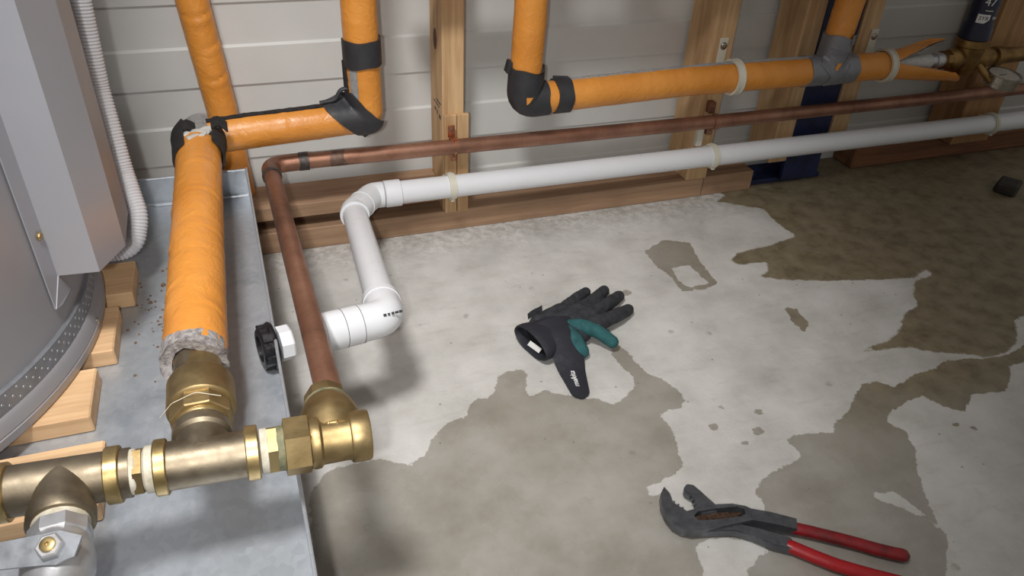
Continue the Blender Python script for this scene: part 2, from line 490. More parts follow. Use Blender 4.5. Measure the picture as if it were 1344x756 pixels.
# ================================================================== SETTING
# ---- floor with wet outlines (floor metres)
WET = [(-0.006,-0.606),(0.018,-0.575),(0.03,-0.569),(0.064,-0.568),(0.095,-0.57),(0.114,-0.583),(0.132,-0.596),(0.139,-0.588),(0.153,-0.582),(0.168,-0.559),(0.189,-0.539),(0.204,-0.526),(0.229,-0.527),(0.244,-0.501),(0.256,-0.491),(0.271,-0.5),(0.285,-0.487),(0.3,-0.455),(0.319,-0.446),(0.344,-0.449),(0.349,-0.464),(0.334,-0.492),(0.333,-0.513),(0.358,-0.503),(0.381,-0.519),(0.407,-0.532),(0.437,-0.549),(0.451,-0.562),(0.477,-0.552),(0.499,-0.537),(0.506,-0.515),(0.5,-0.485),(0.498,-0.46),(0.503,-0.435),(0.517,-0.429),(0.526,-0.452),(0.528,-0.483),(0.533,-0.513),(0.55,-0.533),(0.563,-0.559),(0.561,-0.586),(0.547,-0.599),(0.521,-0.6),(0.506,-0.604),(0.509,-0.629),(0.508,-0.653),(0.494,-0.687),(0.492,-0.697),(0.488,-0.709),(0.451,-0.718),(0.426,-0.721),(0.421,-0.736),(0.438,-0.738),(0.438,-0.764),(0.452,-0.789),(0.496,-0.782),(0.549,-0.807),(0.555,-0.804),(0.563,-0.791),(0.559,-0.774),(0.582,-0.757),(0.599,-0.751),(0.622,-0.747),(0.663,-0.738),(0.663,-0.72),(0.661,-0.702),(0.685,-0.698),(0.738,-0.709),(0.754,-0.694),(0.785,-0.68),(0.829,-0.65),(0.851,-0.634),(0.885,-0.635),(0.897,-0.654),(0.953,-0.639),(0.996,-0.636),(1.028,-0.627),(1.077,-0.631),(1.098,-0.641),(1.154,-0.643),(1.191,-0.633),(1.246,-0.615),(1.203,-0.668),(1.128,-0.667),(1.101,-0.694),(1.068,-0.715),(1.009,-0.703),(0.965,-0.733),(0.944,-0.715),(0.927,-0.684),(0.895,-0.688),(0.852,-0.699),(0.832,-0.717),(0.845,-0.738),(0.833,-0.772),(0.804,-0.81),(0.783,-0.846),(0.767,-0.881),(0.756,-0.915),(0.7,-0.966),(0.607,-1.017),(0.34,-0.977),(-0.025,-0.86)]
HOLES = [[(0.438,-0.824),(0.465,-0.82),(0.488,-0.826),(0.517,-0.842),(0.527,-0.858),(0.502,-0.865),(0.483,-0.875),(0.473,-0.889),(0.449,-0.908),(0.423,-0.9),(0.425,-0.874),(0.435,-0.845)],
         [(0.717,-0.819),(0.746,-0.83),(0.758,-0.864),(0.758,-0.878),(0.758,-0.893),(0.75,-0.872),(0.734,-0.851),(0.711,-0.829)]]
GRIME = [(1.036,-0.089),(1.029,-0.153),(1.035,-0.209),(0.962,-0.224),(0.879,-0.233),(0.849,-0.253),(0.853,-0.274),(0.914,-0.282),(0.897,-0.309),(0.872,-0.319),(0.899,-0.339),(0.992,-0.371),(1.107,-0.397),(1.168,-0.407),(1.211,-0.39),(1.21,-0.406),(1.161,-0.415),(1.124,-0.446),(1.105,-0.482),(1.059,-0.498),(1.007,-0.539),(0.97,-0.554),(0.921,-0.558),(0.906,-0.566),(0.94,-0.571),(0.995,-0.579),(1.028,-0.602),(1.084,-0.625),(1.103,-0.638),(1.148,-0.641),(1.192,-0.623),(1.221,-0.6),(1.244,-0.573),(1.273,-0.565),(1.401,-0.571),(2.6,-0.6),(3.4,0.3),(1.659,0.3),(1.1,0.2),(0.98,0.1),(0.985,-0.012),(0.951,-0.033)]
STAIN = [(0.697,-0.18),(0.755,-0.15),(0.805,-0.173),(0.787,-0.248),(0.781,-0.32),(0.746,-0.331),(0.702,-0.324),(0.706,-0.272),(0.696,-0.237)]
STAIN_IN = [(0.722,-0.249),(0.761,-0.249),(0.763,-0.283),(0.764,-0.315),(0.722,-0.316),(0.713,-0.29)]
STAIN2 = [(0.857,-0.419),(0.877,-0.429),(0.871,-0.475),(0.848,-0.491),(0.845,-0.467)]

def sdf(P, poly):
    poly = np.array(poly); d = np.full(len(P), 1e9); ins = np.zeros(len(P), bool)
    for a, b in zip(poly, np.roll(poly, -1, 0)):
        e = b - a; w = P - a
        h = np.clip((w @ e) / (e @ e), 0, 1)
        d = np.minimum(d, ((w - h[:, None] * e) ** 2).sum(1))
        c = ((a[1] <= P[:, 1]) != (b[1] <= P[:, 1]))
        with np.errstate(divide='ignore', invalid='ignore'):
            xi = a[0] + (P[:, 1] - a[1]) / (b[1] - a[1]) * e[0]
        ins ^= c & (P[:, 0] < xi)
    return np.where(ins, 1, -1) * np.sqrt(d)

xs = np.concatenate([np.arange(-2.2, -0.1, 0.15), np.arange(-0.1, 1.6, 0.0065), np.arange(1.6, 3.6, 0.04)])
ys = np.concatenate([np.arange(-2.6, -1.1, 0.1), np.arange(-1.1, 0.02, 0.0065), np.array([0.06, 0.12, 0.2])])
gx, gy = np.meshgrid(xs, ys); P2 = np.c_[gx.ravel(), gy.ravel()]
wetv = sdf(P2, WET)
for h in HOLES: wetv = np.minimum(wetv, -sdf(P2, h))
wetv = np.maximum(wetv, np.minimum(sdf(P2, STAIN), -sdf(P2, STAIN_IN)))
wetv = np.maximum(wetv, sdf(P2, STAIN2))
for (x, y, r) in ((0.572, -0.648, 0.009), (0.607, -0.615, 0.006), (0.632, -0.675, 0.010), (0.60, -0.69, 0.006), (0.655, -0.64, 0.007), (0.93, -0.75, 0.007), (0.95, -0.765, 0.006), (0.60, -0.30, 0.012)):
    wetv = np.maximum(wetv, r - np.hypot(P2[:, 0] - x, (P2[:, 1] - y) * 1.3))
grv = sdf(P2, GRIME)
# wet patch takes on the grime tone towards the right, less near the front
wet_tint = np.clip((P2[:, 0] - 0.66) / 0.30, 0, 1) * np.clip((P2[:, 1] + 0.86) / 0.2, 0, 1)
# this ramp reaches the wet colour only
me = bpy.data.meshes.new('floor')
nx, ny = len(xs), len(ys)
me.vertices.add(nx * ny)
me.vertices.foreach_set('co', np.c_[P2, np.zeros(len(P2))].ravel().astype(np.float32))
ii, jj = np.meshgrid(np.arange(nx - 1), np.arange(ny - 1)); a = (jj * nx + ii).ravel()
quads = np.c_[a, a + 1, a + nx + 1, a + nx].astype(np.int32); nq = len(quads)
me.loops.add(nq * 4); me.loops.foreach_set('vertex_index', quads.ravel())
me.polygons.add(nq); me.polygons.foreach_set('loop_start', np.arange(0, nq * 4, 4, dtype=np.int32))
me.polygons.foreach_set('loop_total', np.full(nq, 4, dtype=np.int32))
me.update(calc_edges=True)
for nm, val in (('wet', wetv), ('grime', grv), ('wet_tint', wet_tint)):
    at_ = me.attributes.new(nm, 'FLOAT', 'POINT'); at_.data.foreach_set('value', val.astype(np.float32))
me.materials.append(M['concrete'])
floor = bpy.data.objects.new('floor', me); COL.objects.link(floor); struct(floor)

# ---- clad wall: boards alternately proud and set back
wall = MB().box((0.9, 0.135, 0.75), (3.8, 0.02, 1.5)).build('wall_back', 'backing', None)
struct(wall)
z = -0.003; k = 0
edges = [0.0, 0.0835, 0.155, 0.2266, 0.296, 0.367, 0.438]
while edges[-1] < 1.4: edges.append(edges[-1] + 0.071)
for k in range(len(edges) - 1):
    z0, z1 = edges[k], edges[k + 1]
    proud = (k % 2 == 0)
    y = 0.100 if proud else 0.1045
    prof = [(0.126, z0), (y, z0 + 0.0005), (y, z1 - 0.004), (y + 0.0035, z1), (0.126, z1)] if proud else [(0.126, z0), (y, z0), (y, z1), (0.126, z1)]
    m = MB(); n = len(prof)
    m.add([V((-1.0, p[0], p[1])) for p in prof] + [V((2.8, p[0], p[1])) for p in prof],
          [tuple(range(n))[::-1], tuple(range(n, 2 * n))] + [(i, (i + 1) % n, n + (i + 1) % n, n + i) for i in range(n)])
    m.build('cladding_board', 'clad', wall, smooth=0)

# ---- timber frame
def beam(name, x0, x1, y0, y1, z0, z1, mat, label, cat, group=None, bev=0.0016):
    o = MB().box(((x0 + x1) / 2, (y0 + y1) / 2, (z0 + z1) / 2), (x1 - x0, y1 - y0, z1 - z0), bev=bev).build(name, mat, None, smooth=0, origin=((x0 + x1) / 2, (y0 + y1) / 2, z0))
    return tag(o, label, cat, group)
SG = 'upright framing studs'
s1 = thing('timber_stud', 'pale pine stud left of centre, a packer fixed to its lower face', 'stud', (0.355, 0.045, 0.0445), SG)
MB().box((0.3555, 0.0455, 0.78), (0.041, 0.089, 1.47), bev=0.0016).build('post', 'timber_up', s1, smooth=0)
MB().box((0.3478, -0.0045, 0.147), (0.0235, 0.009, 0.204), bev=0.001).build('packer', 'timber_up', s1, smooth=0)
MB().box((0.3722, -0.0045, 0.147), (0.0225, 0.009, 0.204), bev=0.001).build('packer', 'timber_up', s1, smooth=0)
kn = MB().lathe((0.3346, 0.05, 0.373), (1, 0, 0), [(0, 0.012), (0.0006, 0.012)], 16)
for q in kn.v: q.z = 0.373 + (q.z - 0.373) * 1.6
kn.build('knot', 'knot', s1)
for (yy, zz, w_, h_) in ((0.03, 0.262, 0.03, 0.003), (0.045, 0.254, 0.045, 0.002), (0.02, 0.236, 0.012, 0.007), (0.04, 0.238, 0.006, 0.006), (0.055, 0.24, 0.009, 0.006)):
    MB().box((0.3348, yy, zz), (0.0006, w_, h_)).build('stamp_mark', 'black_print', s1, smooth=0)
beam('timber_stud', 0.884, 0.936, 0.0, 0.09, 0.0445, 1.5, 'timber_up', 'pine stud behind the first cream saddle clip of the right-hand orange pipe', 'stud', SG)
beam('timber_stud', 1.096, 1.143, 0.0, 0.09, 0.062, 1.5, 'timber_up', 'pine stud hanging short of the floor left of the blue steel column', 'stud', SG)
beam('timber_stud', 1.2455, 1.292, 0.0, 0.09, 0.12, 1.5, 'timber_up', 'pine stud at the right edge of the blue steel column', 'stud', SG)
beam('timber_stud', 1.63, 1.75, 0.0, 0.09, 0.05, 1.5, 'timber_old', 'brown stud at far right behind the navy capped valve', 'stud', SG)
PG = 'timber plates on the floor'
beam('bottom_plate', -0.9, 0.931, 0.0, 0.09, 0.0, 0.0445, 'timber_along', 'long weathered bottom plate lying under the studs along the clad wall', 'timber plate', PG)
beam('bottom_plate', 0.933, 1.062, 0.001, 0.088, 0.0, 0.047, 'timber_along', 'short end piece of bottom plate left of the blue column', 'timber plate', PG)
beam('bottom_plate', 1.37, 2.5, 0.03, 0.11, 0.0, 0.052, 'timber_dark', 'dark reddish bottom plate right of the blue column', 'timber plate', PG, 0.004)
beam('nogging_board', -0.6, 0.334, 0.0, 0.09, 0.0705, 0.0985, 'timber_along', 'flat board raised above the bottom plate, left of the first stud', 'board')

# ---- blue steel column
bc = thing('steel_column', 'dark blue painted steel column with base plate on the concrete', 'column', (1.22, 0.06, 0))
MB().box((1.1955, 0.011, 0.76), (0.097, 0.012, 1.5), bev=0.001).build('flange', 'blue_steel', bc, smooth=0)
MB().box((1.1955, 0.058, 0.76), (0.010, 0.082, 1.5)).build('web', 'blue_steel', bc, smooth=0)
MB().box((1.165, 0.055, 0.006), (0.20, 0.078, 0.012), bev=0.002).build('base_plate', 'blue_steel', bc, smooth=0)
MB().lathe((1.09, 0.045, 0.012), (0, 0, 1), [(0, 0.012), (0.008, 0.012), (0.009, 0.010)], 6).build('bolt', 'blue_steel', bc)

# ================================================================== HEATER
HX, HY = -0.5895, -0.3865
ht = thing('water_heater', 'large grey cylindrical water heater standing at the left on timber blocks', 'water heater', (HX, HY, 0.1805))
MB().lathe((HX, HY, 0), (0, 0, 1), [(0.234, 0.30), (0.234, 0.3585), (0.28, 0.3592), (1.55, 0.3592), (1.6, 0.34), (1.62, 0.0)], 128).build('tank_jacket', 'heater', ht)
bd_ = MB().lathe((HX, HY, 0), (0, 0, 1), [(0.211, 0.35), (0.211, 0.3632), (0.2365, 0.3632), (0.2375, 0.3600), (0.2375, 0.35)], 160)
band = bd_.build('perforated_band', 'band', ht)
dm = MB()
for rI, (zz, off) in enumerate(((0.2172, 0.0), (0.2240, 0.5), (0.2308, 0.0))):
    for k in range(150):
        a = (k + off) * 2 * PI / 150
        if not (-1.6 < ((a + PI) % (2 * PI)) - PI < 1.2): continue
        d = V((math.cos(a), math.sin(a), 0))
        dm.lathe(V((HX, HY, zz)) + d * 0.3629, d, [(0, 0.0023), (0.0008, 0.0018), (0.0012, 0.0003)], 8)
dm.build('dimple', 'band_light', band)['kind'] = 'stuff'
MB().lathe((HX, HY, 0), (0, 0, 1), [(0.1805, 0.30), (0.1805, 0.364), (0.183, 0.3695), (0.1935, 0.3705), (0.1945, 0.3685), (0.1955, 0.3695), (0.2085, 0.3675), (0.2125, 0.3635), (0.2125, 0.30)], 160).build('base_skirt', 'heater', ht)
def screw_head(parent, p, d, r=0.0045, mat='steel'):
    MB().lathe(p, d, [(0, r * 1.25), (0.0006, r * 1.25), (0.0008, r), (0.002, r * 0.85), (0.0025, r * 0.35), (0.0016, r * 0.1)], 12).build('screw', mat, parent)
a = math.atan2(-0.4235 - HY, -0.2282 - HX); d = V((math.cos(a), math.sin(a), 0))
screw_head(ht, V((HX, HY, 0.196)) + d * 0.3692, d, 0.004)
# folded terminal cover down the side
cv = MB(); ZB = 0.2946; ZT = 1.35
plan = [(-0.2427, -0.491), (-0.2360, -0.4676), (-0.1924, -0.4706), (-0.168, -0.4206), (-0.170, -0.335), (-0.197, -0.285), (-0.2415, -0.275), (-0.252, -0.25)]
def off_plan(pl, t_):
    out = []
    for i, p in enumerate(pl):
        a_ = V(pl[max(i - 1, 0)] + (0,)); b_ = V(pl[min(i + 1, len(pl) - 1)] + (0,)); dd = (b_ - a_).normalized()
        out.append((p[0] - dd.y * -t_ * -1, p[1] + dd.x * -t_ * -1))
    return out
inn = off_plan(plan, 0.0014)
bots = [ZB - 0.029, ZB, ZB, ZB + 0.001, ZB + 0.001, ZB, ZB, ZB - 0.029]
def strip(mb, A_, B_, zs, zt):
    n = len(A_)
    vs = [V((p[0], p[1], z_)) for p, z_ in zip(A_, zs)] + [V((p[0], p[1], zt)) for p in A_] + [V((p[0], p[1], z_)) for p, z_ in zip(B_, zs)] + [V((p[0], p[1], zt)) for p in B_]
    fs = []
    for i in range(n - 1):
        fs += [(i, i + 1, n + i + 1, n + i), (2 * n + i + 1, 2 * n + i, 3 * n + i, 3 * n + i + 1), (i, 2 * n + i, 2 * n + i + 1, i + 1), (n + i, n + i + 1, 3 * n + i + 1, 3 * n + i)]
    fs += [(0, n, 3 * n, 2 * n), (n - 1, 3 * n - 1, 4 * n - 1, 2 * n - 1)]
    mb.add(vs, fs)
strip(cv, plan, inn, bots, ZT)
cover = cv.build('terminal_cover', 'cover', ht, smooth=0)
MB().prism([(-0.2300, -0.4640), (-0.1954, -0.4665), (-0.1718, -0.4200), (-0.1738, -0.337), (-0.199, -0.290), (-0.2330, -0.281), (-0.2265, -0.40)], ZB + 0.02, ZB + 0.0215).build('bottom_cap', 'cover', cover, smooth=0)
tabp = [(-0.2360, -0.4676, ZB), (-0.2325, -0.4506, ZB - 0.030), (-0.2390, -0.479, ZB - 0.032), (-0.2427, -0.491, ZB - 0.029)]
MB().add(tabp + [(p[0] + 0.001, p[1], p[2]) for p in tabp], [(0, 1, 2, 3), (7, 6, 5, 4), (0, 4, 5, 1), (1, 5, 6, 2), (2, 6, 7, 3), (3, 7, 4, 0)]).build('bent_tab', 'cover', cover, smooth=0)
dd = V((0.96, -0.27, 0)).normalized()
screw_head(cover, (-0.2375, -0.4765, 0.352), dd, 0.0042, 'brass_bright')

# corrugated conduit
cp = resample(fillet([(-0.176, -0.20, 0.62), (-0.184, -0.215, 0.42), (-0.176, -0.25, 0.315), (-0.166, -0.285, 0.262), (-0.180, -0.305, 0.222), (-0.226, -0.302, 0.222)], 0.06, 10), 0.00085)
def corr(s, a, p): return 1.0 + 0.055 * math.sin(2 * PI * s / 0.0042)
o = MB().tube(cp, 0.0125, 18, True, corr).build('flexible_conduit', 'conduit', None, smooth=60, origin=(-0.17, -0.28, 0.3))
tag(o, 'white corrugated conduit hanging beside the grey water heater', 'conduit')

# ---- tray
TZ, TR = 0.156, 0.206
tr = thing('safety_tray', 'shallow galvanised steel tray under the heater and brass fittings', 'tray', (-0.5, -0.5, TZ - 0.002))
TX = lambda y: -0.0212 + (-0.05 - y) * 0.0132
def tray_box(name, pts, z0, z1, bev=0.0):
    return MB().prism(pts, z0, z1).build(name, 'galv', tr, smooth=0, bev=bev)
yb, yf = -0.05, -1.05
tray_box('pan', [(-1.1, yb), (TX(yb), yb), (TX(yf), yf), (-1.1, yf)], TZ - 0.0015, TZ)
tray_box('side_wall', [(TX(yb) - 0.0012, yb), (TX(yb), yb), (TX(yf), yf), (TX(yf) - 0.0012, yf)], TZ, TR - 0.001)
MB().tube([(TX(yb) - 0.0005, yb, TR - 0.0005), (TX(yf) - 0.0005, yf, TR - 0.0005)], 0.0019, 8).build('rolled_rim', 'galv', tr)
tray_box('side_wall', [(-1.1, yb - 0.0012), (TX(yb) - 0.0014, yb - 0.0012), (TX(yb) - 0.0014, yb), (-1.1, yb)], TZ, TR - 0.003)
MB().tube([(-1.1, yb, TR - 0.003), (TX(yb) - 0.003, yb, TR - 0.003)], 0.0024, 8).build('rolled_rim', 'galv', tr)
MB().tube([(-1.1, yb - 0.004, TZ + 0.001), (TX(yb) - 0.004, yb - 0.004, TZ + 0.001)], 0.0035, 8).build('fold', 'galv', tr)
MB().prism([(0, 0), (0.020, 0), (0.020, 0.045), (0.006, 0.045), (0.001, 0.030)], 0, 0.001, tf=lambda q: V((TX(yb) - 0.0225 + q.x, yb - 0.0026 + q.z, TZ + 0.002 + q.y))).build('corner_lap', 'galv', tr, smooth=0)
tray_box('side_wall', [(-1.1, yf), (TX(yf), yf), (TX(yf), yf + 0.0012), (-1.1, yf + 0.0012)], TZ, TR - 0.003)
tray_box('side_wall', [(-1.1, yf), (-1.0988, yf), (-1.0988, yb), (-1.1, yb)], TZ, TR - 0.003)
beam('plinth', -1.0, -0.12, -0.95, -0.12, 0.0, TZ - 0.0017, 'timber_dark', 'low dark timber plinth under the galvanised tray', 'plinth')

BG = 'timber blocks under the heater'
def block(x0, x1, y0, y1, z1, rot, label):
    c_ = V(((x0 + x1) / 2, (y0 + y1) / 2, TZ))
    o = MB().box((0, 0, (z1 - TZ) / 2 + 0.0002), (x1 - x0, y1 - y0, z1 - TZ), bev=0.0018).build('timber_block', 'timber_block', None, smooth=0)
    o.location = c_; o.rotation_euler.z = rot
    return tag(o, label, 'timber block', BG)
block(-0.48, -0.221, -0.583, -0.497, 0.18, 0.0, 'pine block under the heater edge, just behind the brass tee pipe')
block(-0.52, -0.2025, -0.717, -0.625, 0.18, 0.0, 'pine block nearest the camera, mostly behind the brass tee pipe')
block(-0.42, -0.205, -0.468, -0.372, 0.18, 0.0, 'narrow pine block end beside the middle of the heater skirt')
block(-0.42, -0.190, -0.345, -0.262, 0.18, 0.0, 'shaded pine block below the white conduit end')

# grit in the tray
gm = MB()
for _ in range(80):
    x = random.gauss(-0.165, 0.03); y = random.gauss(-0.36, 0.07)
    if not (-0.20 < x < -0.03 and -0.6 < y < -0.1): continue
    r = random.uniform(0.0008, 0.0022) * (2 if random.random() < 0.05 else 1)
    gm.lathe((x, y, TZ), (0, 0, 1), [(0, r), (r * 0.8, r * 0.8), (r * 1.3, r * 0.2)], 5, phase=random.random())
o = gm.build('grit', 'grit', None, smooth=0); tag(o, 'brown grit scattered on the tray floor', 'grit'); o['kind'] = 'stuff'

# ================================================================== PVC DRAIN
dr = thing('drain_pipe', 'white plastic drain pipe running along the wall and bending to the tray', 'drain pipe', (0.2, -0.1, 0.1))
RP = 0.0215
pA = V((0.008, -0.512, 0.182)); pB = V((0.128, -0.488, 0.176)); pC = V((0.146, -0.098, 0.124)); pD = V((0.19, -0.036, 0.118)); pE = V((2.4, -0.035, 0.114))
MB().tube([pA + V((0.02, 0.004, -.001)), pA.lerp(pB, 0.7)], RP, 28).build('pipe', 'pvc', dr)
u1 = (pB - pA).normalized(); u2 = (pC - pB).normalized(); u3 = (pD - pC).normalized(); u4 = (pE - pD).normalized()
cpl = MB().tube([pA + u1 * 0.036, pA + u1 * 0.037, pA + u1 * 0.088], [RP + 0.003, RP + 0.0045, RP + 0.0045], 28)
cpl.build('socket', 'pvc', dr)
el = fillet([pB - u1 * 0.040, pB - u1 * 0.034, pB, pB + u2 * 0.036, pB + u2 * 0.05], [0, 0.001, 0.03, 0.001, 0], 10)
MB().tube(resample(el, 0.002), RP + 0.0035, 28).build('elbow', 'pvc', dr)
MB().shell([pB + u2 * 0.040, pB + u2 * 0.052], RP, RP + 0.0048, 28).build('elbow_rim', 'pvc', dr)
MB().tube([pB + u2 * 0.04, pC - u2 * 0.01], RP, 28).build('pipe', 'pvc', dr)
el = resample(fillet([pC - u2 * 0.012, pC, pD, pD + u4 * 0.02], [0, 0.03, 0.04, 0], 10), 0.002)
MB().tube(el, RP + 0.0025, 28).build('elbow', 'pvc', dr)
MB().shell([pC - u2 * 0.018, pC - u2 * 0.012], RP, RP + 0.004, 28).build('elbow_rim', 'pvc', dr)
MB().shell([pC + u3 * 0.033, pC + u3 * 0.036], RP, RP + 0.0036, 28).build('elbow_rim', 'pvc', dr)
MB().tube([pD + u4 * 0.022, pD + u4 * 0.023, pD + u4 * 0.052, pD + u4 * 0.053], [RP + 0.002, RP + 0.0036, RP + 0.0036, RP + 0.002], 28).build('socket', 'pvc', dr)
MB().tube([pD + u4 * 0.03, pE], RP, 32).build('pipe', 'pvc', dr)
for sft in (0.062, 0.0845):
    MB().shell([pA + u1 * sft, pA + u1 * (sft + 0.0007)], RP, RP + 0.0047, 28).build('seam', 'black_print', dr)
# outlet through the tray wall: black backnut inside, white hex outside
ax = u1
MB().lathe(V((-0.0125, -0.516, 0.183)), ax, [(0.0, 0.0195), (0.0, 0.0225), (0.005, 0.0225), (0.014, 0.0225), (0.016, 0.021)], 8, phase=0.3).build('hex_collar', 'pvc', dr, smooth=20)
nut = MB().lathe(V((-0.0175, -0.517, 0.183)), -ax, [(0.0, 0.020), (0.0, 0.030), (0.003, 0.0315), (0.006, 0.030), (0.006, 0.026), (0.016, 0.026), (0.018, 0.024), (0.018, 0.017), (0.004, 0.017), (0.004, 0.0)], 24)
nut.build('back_nut', 'black_plastic', dr, smooth=25)
lug = MB()
for k in range(6):
    an = k * PI / 3; ref = V((0, 0, 1)); uu = ax.cross(ref).normalized(); ww = ax.cross(uu)
    dr_ = uu * math.cos(an) + ww * math.sin(an)
    rot = Matrix((ax, dr_, ax.cross(dr_))).transposed()
    lug.box(V((-0.0275, -0.518, 0.183)) + dr_ * 0.026, (0.013, 0.006, 0.012), rot, 0.001)
lug.build('nut_lug', 'black_plastic', dr, smooth=0)
# faint printed marks on the lower elbow
for k, (w_, h_) in enumerate(((0.004, 0.0035), (0.003, 0.003), (0.0035, 0.0035), (0.005, 0.003), (0.004, 0.0035))):
    c_ = pB + V((0.0075, -0.0165, 0.017)) + u1 * (-0.012 + k * 0.0055) + V((0, 0, 0.0006))
    nrm = V((0.1, -0.72, 0.68)).normalized(); e1 = (u1 - nrm * u1.dot(nrm)).normalized(); e2 = nrm.cross(e1)
    MB().box(c_, (w_, h_, 0.0008), Matrix((e1, e2, nrm)).transposed()).build('print_mark', 'black_print', dr, smooth=0)

def pvc_clip(x, label):
    c_ = V((x, -0.035, 0.118 - (x - 0.19) * 0.0018))
    o = thing('pipe_clip', label, 'pipe clip', c_, 'cream clips on the white drain pipe')
    MB().shell([c_ - V((0.0065, 0, 0)), c_ - V((0.0045, 0, 0)), c_ + V((0.0045, 0, 0)), c_ + V((0.0065, 0, 0))], RP + 0.0003, RP + 0.004, 28).build('ring', 'clip', o)
    MB().shell([c_ - V((0.0025, 0, 0)), c_ + V((0.0025, 0, 0))], RP + 0.003, RP + 0.0056, 28).build('rib', 'clip', o)
    MB().box(c_ + V((0.0, -0.012, -0.0235)), (0.008, 0.008, 0.005), bev=0.001).build('catch', 'clip', o, smooth=0)
    MB().box(c_ + V((0.0, 0.029, 0)), (0.016, 0.012, 0.018), bev=0.001).build('foot', 'clip', o, smooth=0)
pvc_clip(0.341, 'cream clip holding the white drain pipe at the left stud')
pvc_clip(0.914, 'cream clip holding the white drain pipe near the blue column')
pvc_clip(1.689, 'cream clip holding the white drain pipe at far right')

# ================================================================== COPPER PIPE
cu = thing('copper_pipe', 'bare copper pipe running above the white drain and turning towards the brass tee', 'copper pipe', (0.1, -0.04, 0.2))
RC = 0.0139
cJ = V((0.0165, -0.036, 0.2)); cB = V((0.031, -0.765, 0.268)); cE = V((2.4, -0.028, 0.196)); cM = V((0.9, -0.03, 0.1925))
ub = (cB - cJ).normalized()
MB().tube(resample([cB - ub * 0.035, cJ + ub * 0.045], 0.02), RC, 28).build('pipe', 'copper', cu)
elp = resample(fillet([cJ + ub * 0.06, cJ, cJ + V((0.062, 0, 0.001))], 0.036, 12), 0.003)
MB().tube(elp, RC + 0.0011, 28).build('elbow', 'copper', cu)
MB().shell([cJ + ub * 0.052, cJ + ub * 0.060], RC, RC + 0.0022, 28).build('solder_joint', 'solder', cu)
MB().shell([cJ + V((0.050, 0, 0.001)), cJ + V((0.066, 0, 0.001))], RC, RC + 0.0022, 28, 0.003, 2).build('solder_joint', 'solder', cu)
MB().tube(resample([cJ + V((0.055, 0, 0.001)), cM], 0.03) + [cE], RC, 28).build('pipe', 'copper', cu)
MB().shell([cJ + V((0.105, 0, 0.0008)), cJ + V((0.13, 0, 0.0006))], RC - 0.001, RC + 0.0003, 28, 0.006, 5).build('scorch_mark', 'scorch', cu)
def cu_clip(x, zc, label, bright=True):
    c_ = V((x, -0.031, zc)); mt = 'copper_bright' if bright else 'copper'
    o = thing('saddle_clip', label, 'pipe clip', c_, 'copper saddle clips')
    MB().shell([c_ - V((0.0065, 0, 0)), c_ + V((0.0065, 0, 0))], RC + 0.0002, RC + 0.0016, 24).build('strap', mt, o)
    MB().shell([c_ - V((0.0016, 0, 0)), c_ + V((0.0016, 0, 0))], RC + 0.001, RC + 0.0028, 24).build('ridge', mt, o)
    for s_ in (1, -1):
        MB().box(c_ + V((-0.002 * s_, 0.0115 if x < .5 else 0.022, s_ * 0.024)), (0.013, 0.0016 if x < .5 else 0.016, 0.024), bev=0.0005).build('ear', mt, o, smooth=0)
        screw_head(o, c_ + V((-0.002 * s_, 0.0107 if x < .5 else 0.014, s_ * 0.028)), (0, -1, 0), 0.0036, 'copper')
cu_clip(0.348, 0.1985, 'bright copper saddle clip on the packer of the left stud')
cu_clip(0.908, 0.1925, 'dull copper saddle clip on the stud near the blue column', False)
o = MB().box((0.893, -0.006, 0.155), (0.014, 0.012, 0.05), bev=0.001).build('clip_backplate', 'clip', None, smooth=0, origin=(0.893, 0, 0.13))
tag(o, 'small pale mounting plate between copper pipe and drain pipe', 'plate')

# ================================================================== BRASS MANIFOLD
mn = thing('brass_manifold', 'brass tee manifold across the tray joining lagged pipe and copper pipe', 'pipe fitting', (-0.09, -0.78, 0.276))
mz = lambda x: 0.2700 - (x + 0.045) * 0.0655
mdir = V((1, 0, -0.0655)).normalized()
def mp(x): return V((x, -0.78, mz(x)))
def mseg(name, x0, prof, mat, seg=48, phase=0.0, sm=30, parent=None):
    return MB().lathe(mp(x0), mdir, prof, seg, phase=phase).build(name, mat, parent or mn, smooth=sm)
def bead_prof(w, r0, r1): return [(0, r0), (0, r1 - 0.0010), (0.0010, r1), (w - 0.0010, r1), (w, r1 - 0.0010), (w, r0)]
# left tee
teeL = mseg('tee_body', -0.252, [(0, 0.0215), (0.105, 0.0215)], 'brass_dull')
mseg('bead', -0.250, bead_prof(0.012, 0.0215, 0.0248), 'brass_bright', parent=teeL)
mseg('bead', -0.1665, bead_prof(0.012, 0.0205, 0.0248), 'brass_bright', parent=teeL)
tb = mp(-0.199)
MB().lathe(tb, (0.07, -1, 0.0), [(0, 0.0215), (0.034, 0.0235), (0.037, 0.0235)], 32).build('branch', 'brass_dull', teeL)
MB().lathe(tb, (0.07, -1, 0.0), [(0.032, 0.0225), (0.034, 0.0256), (0.045, 0.0256), (0.0465, 0.0245), (0.0465, 0.0215)], 32).build('bead', 'brass_dull', teeL)
mseg('thread_tape', -0.1555, [(0, 0.017), (0.001, 0.0205), (0.012, 0.0195), (0.014, 0.018)], 'tape_white')
mseg('hex_nipple', -0.1445, [(0, 0.019), (0, 0.0215), (0.007, 0.0215), (0.007, 0.019)], 'brass', 6, 0.35, 20)
mseg('thread_tape', -0.1372, [(0, 0.018), (0.002, 0.0205), (0.009, 0.0208), (0.011, 0.018)], 'tape_white')
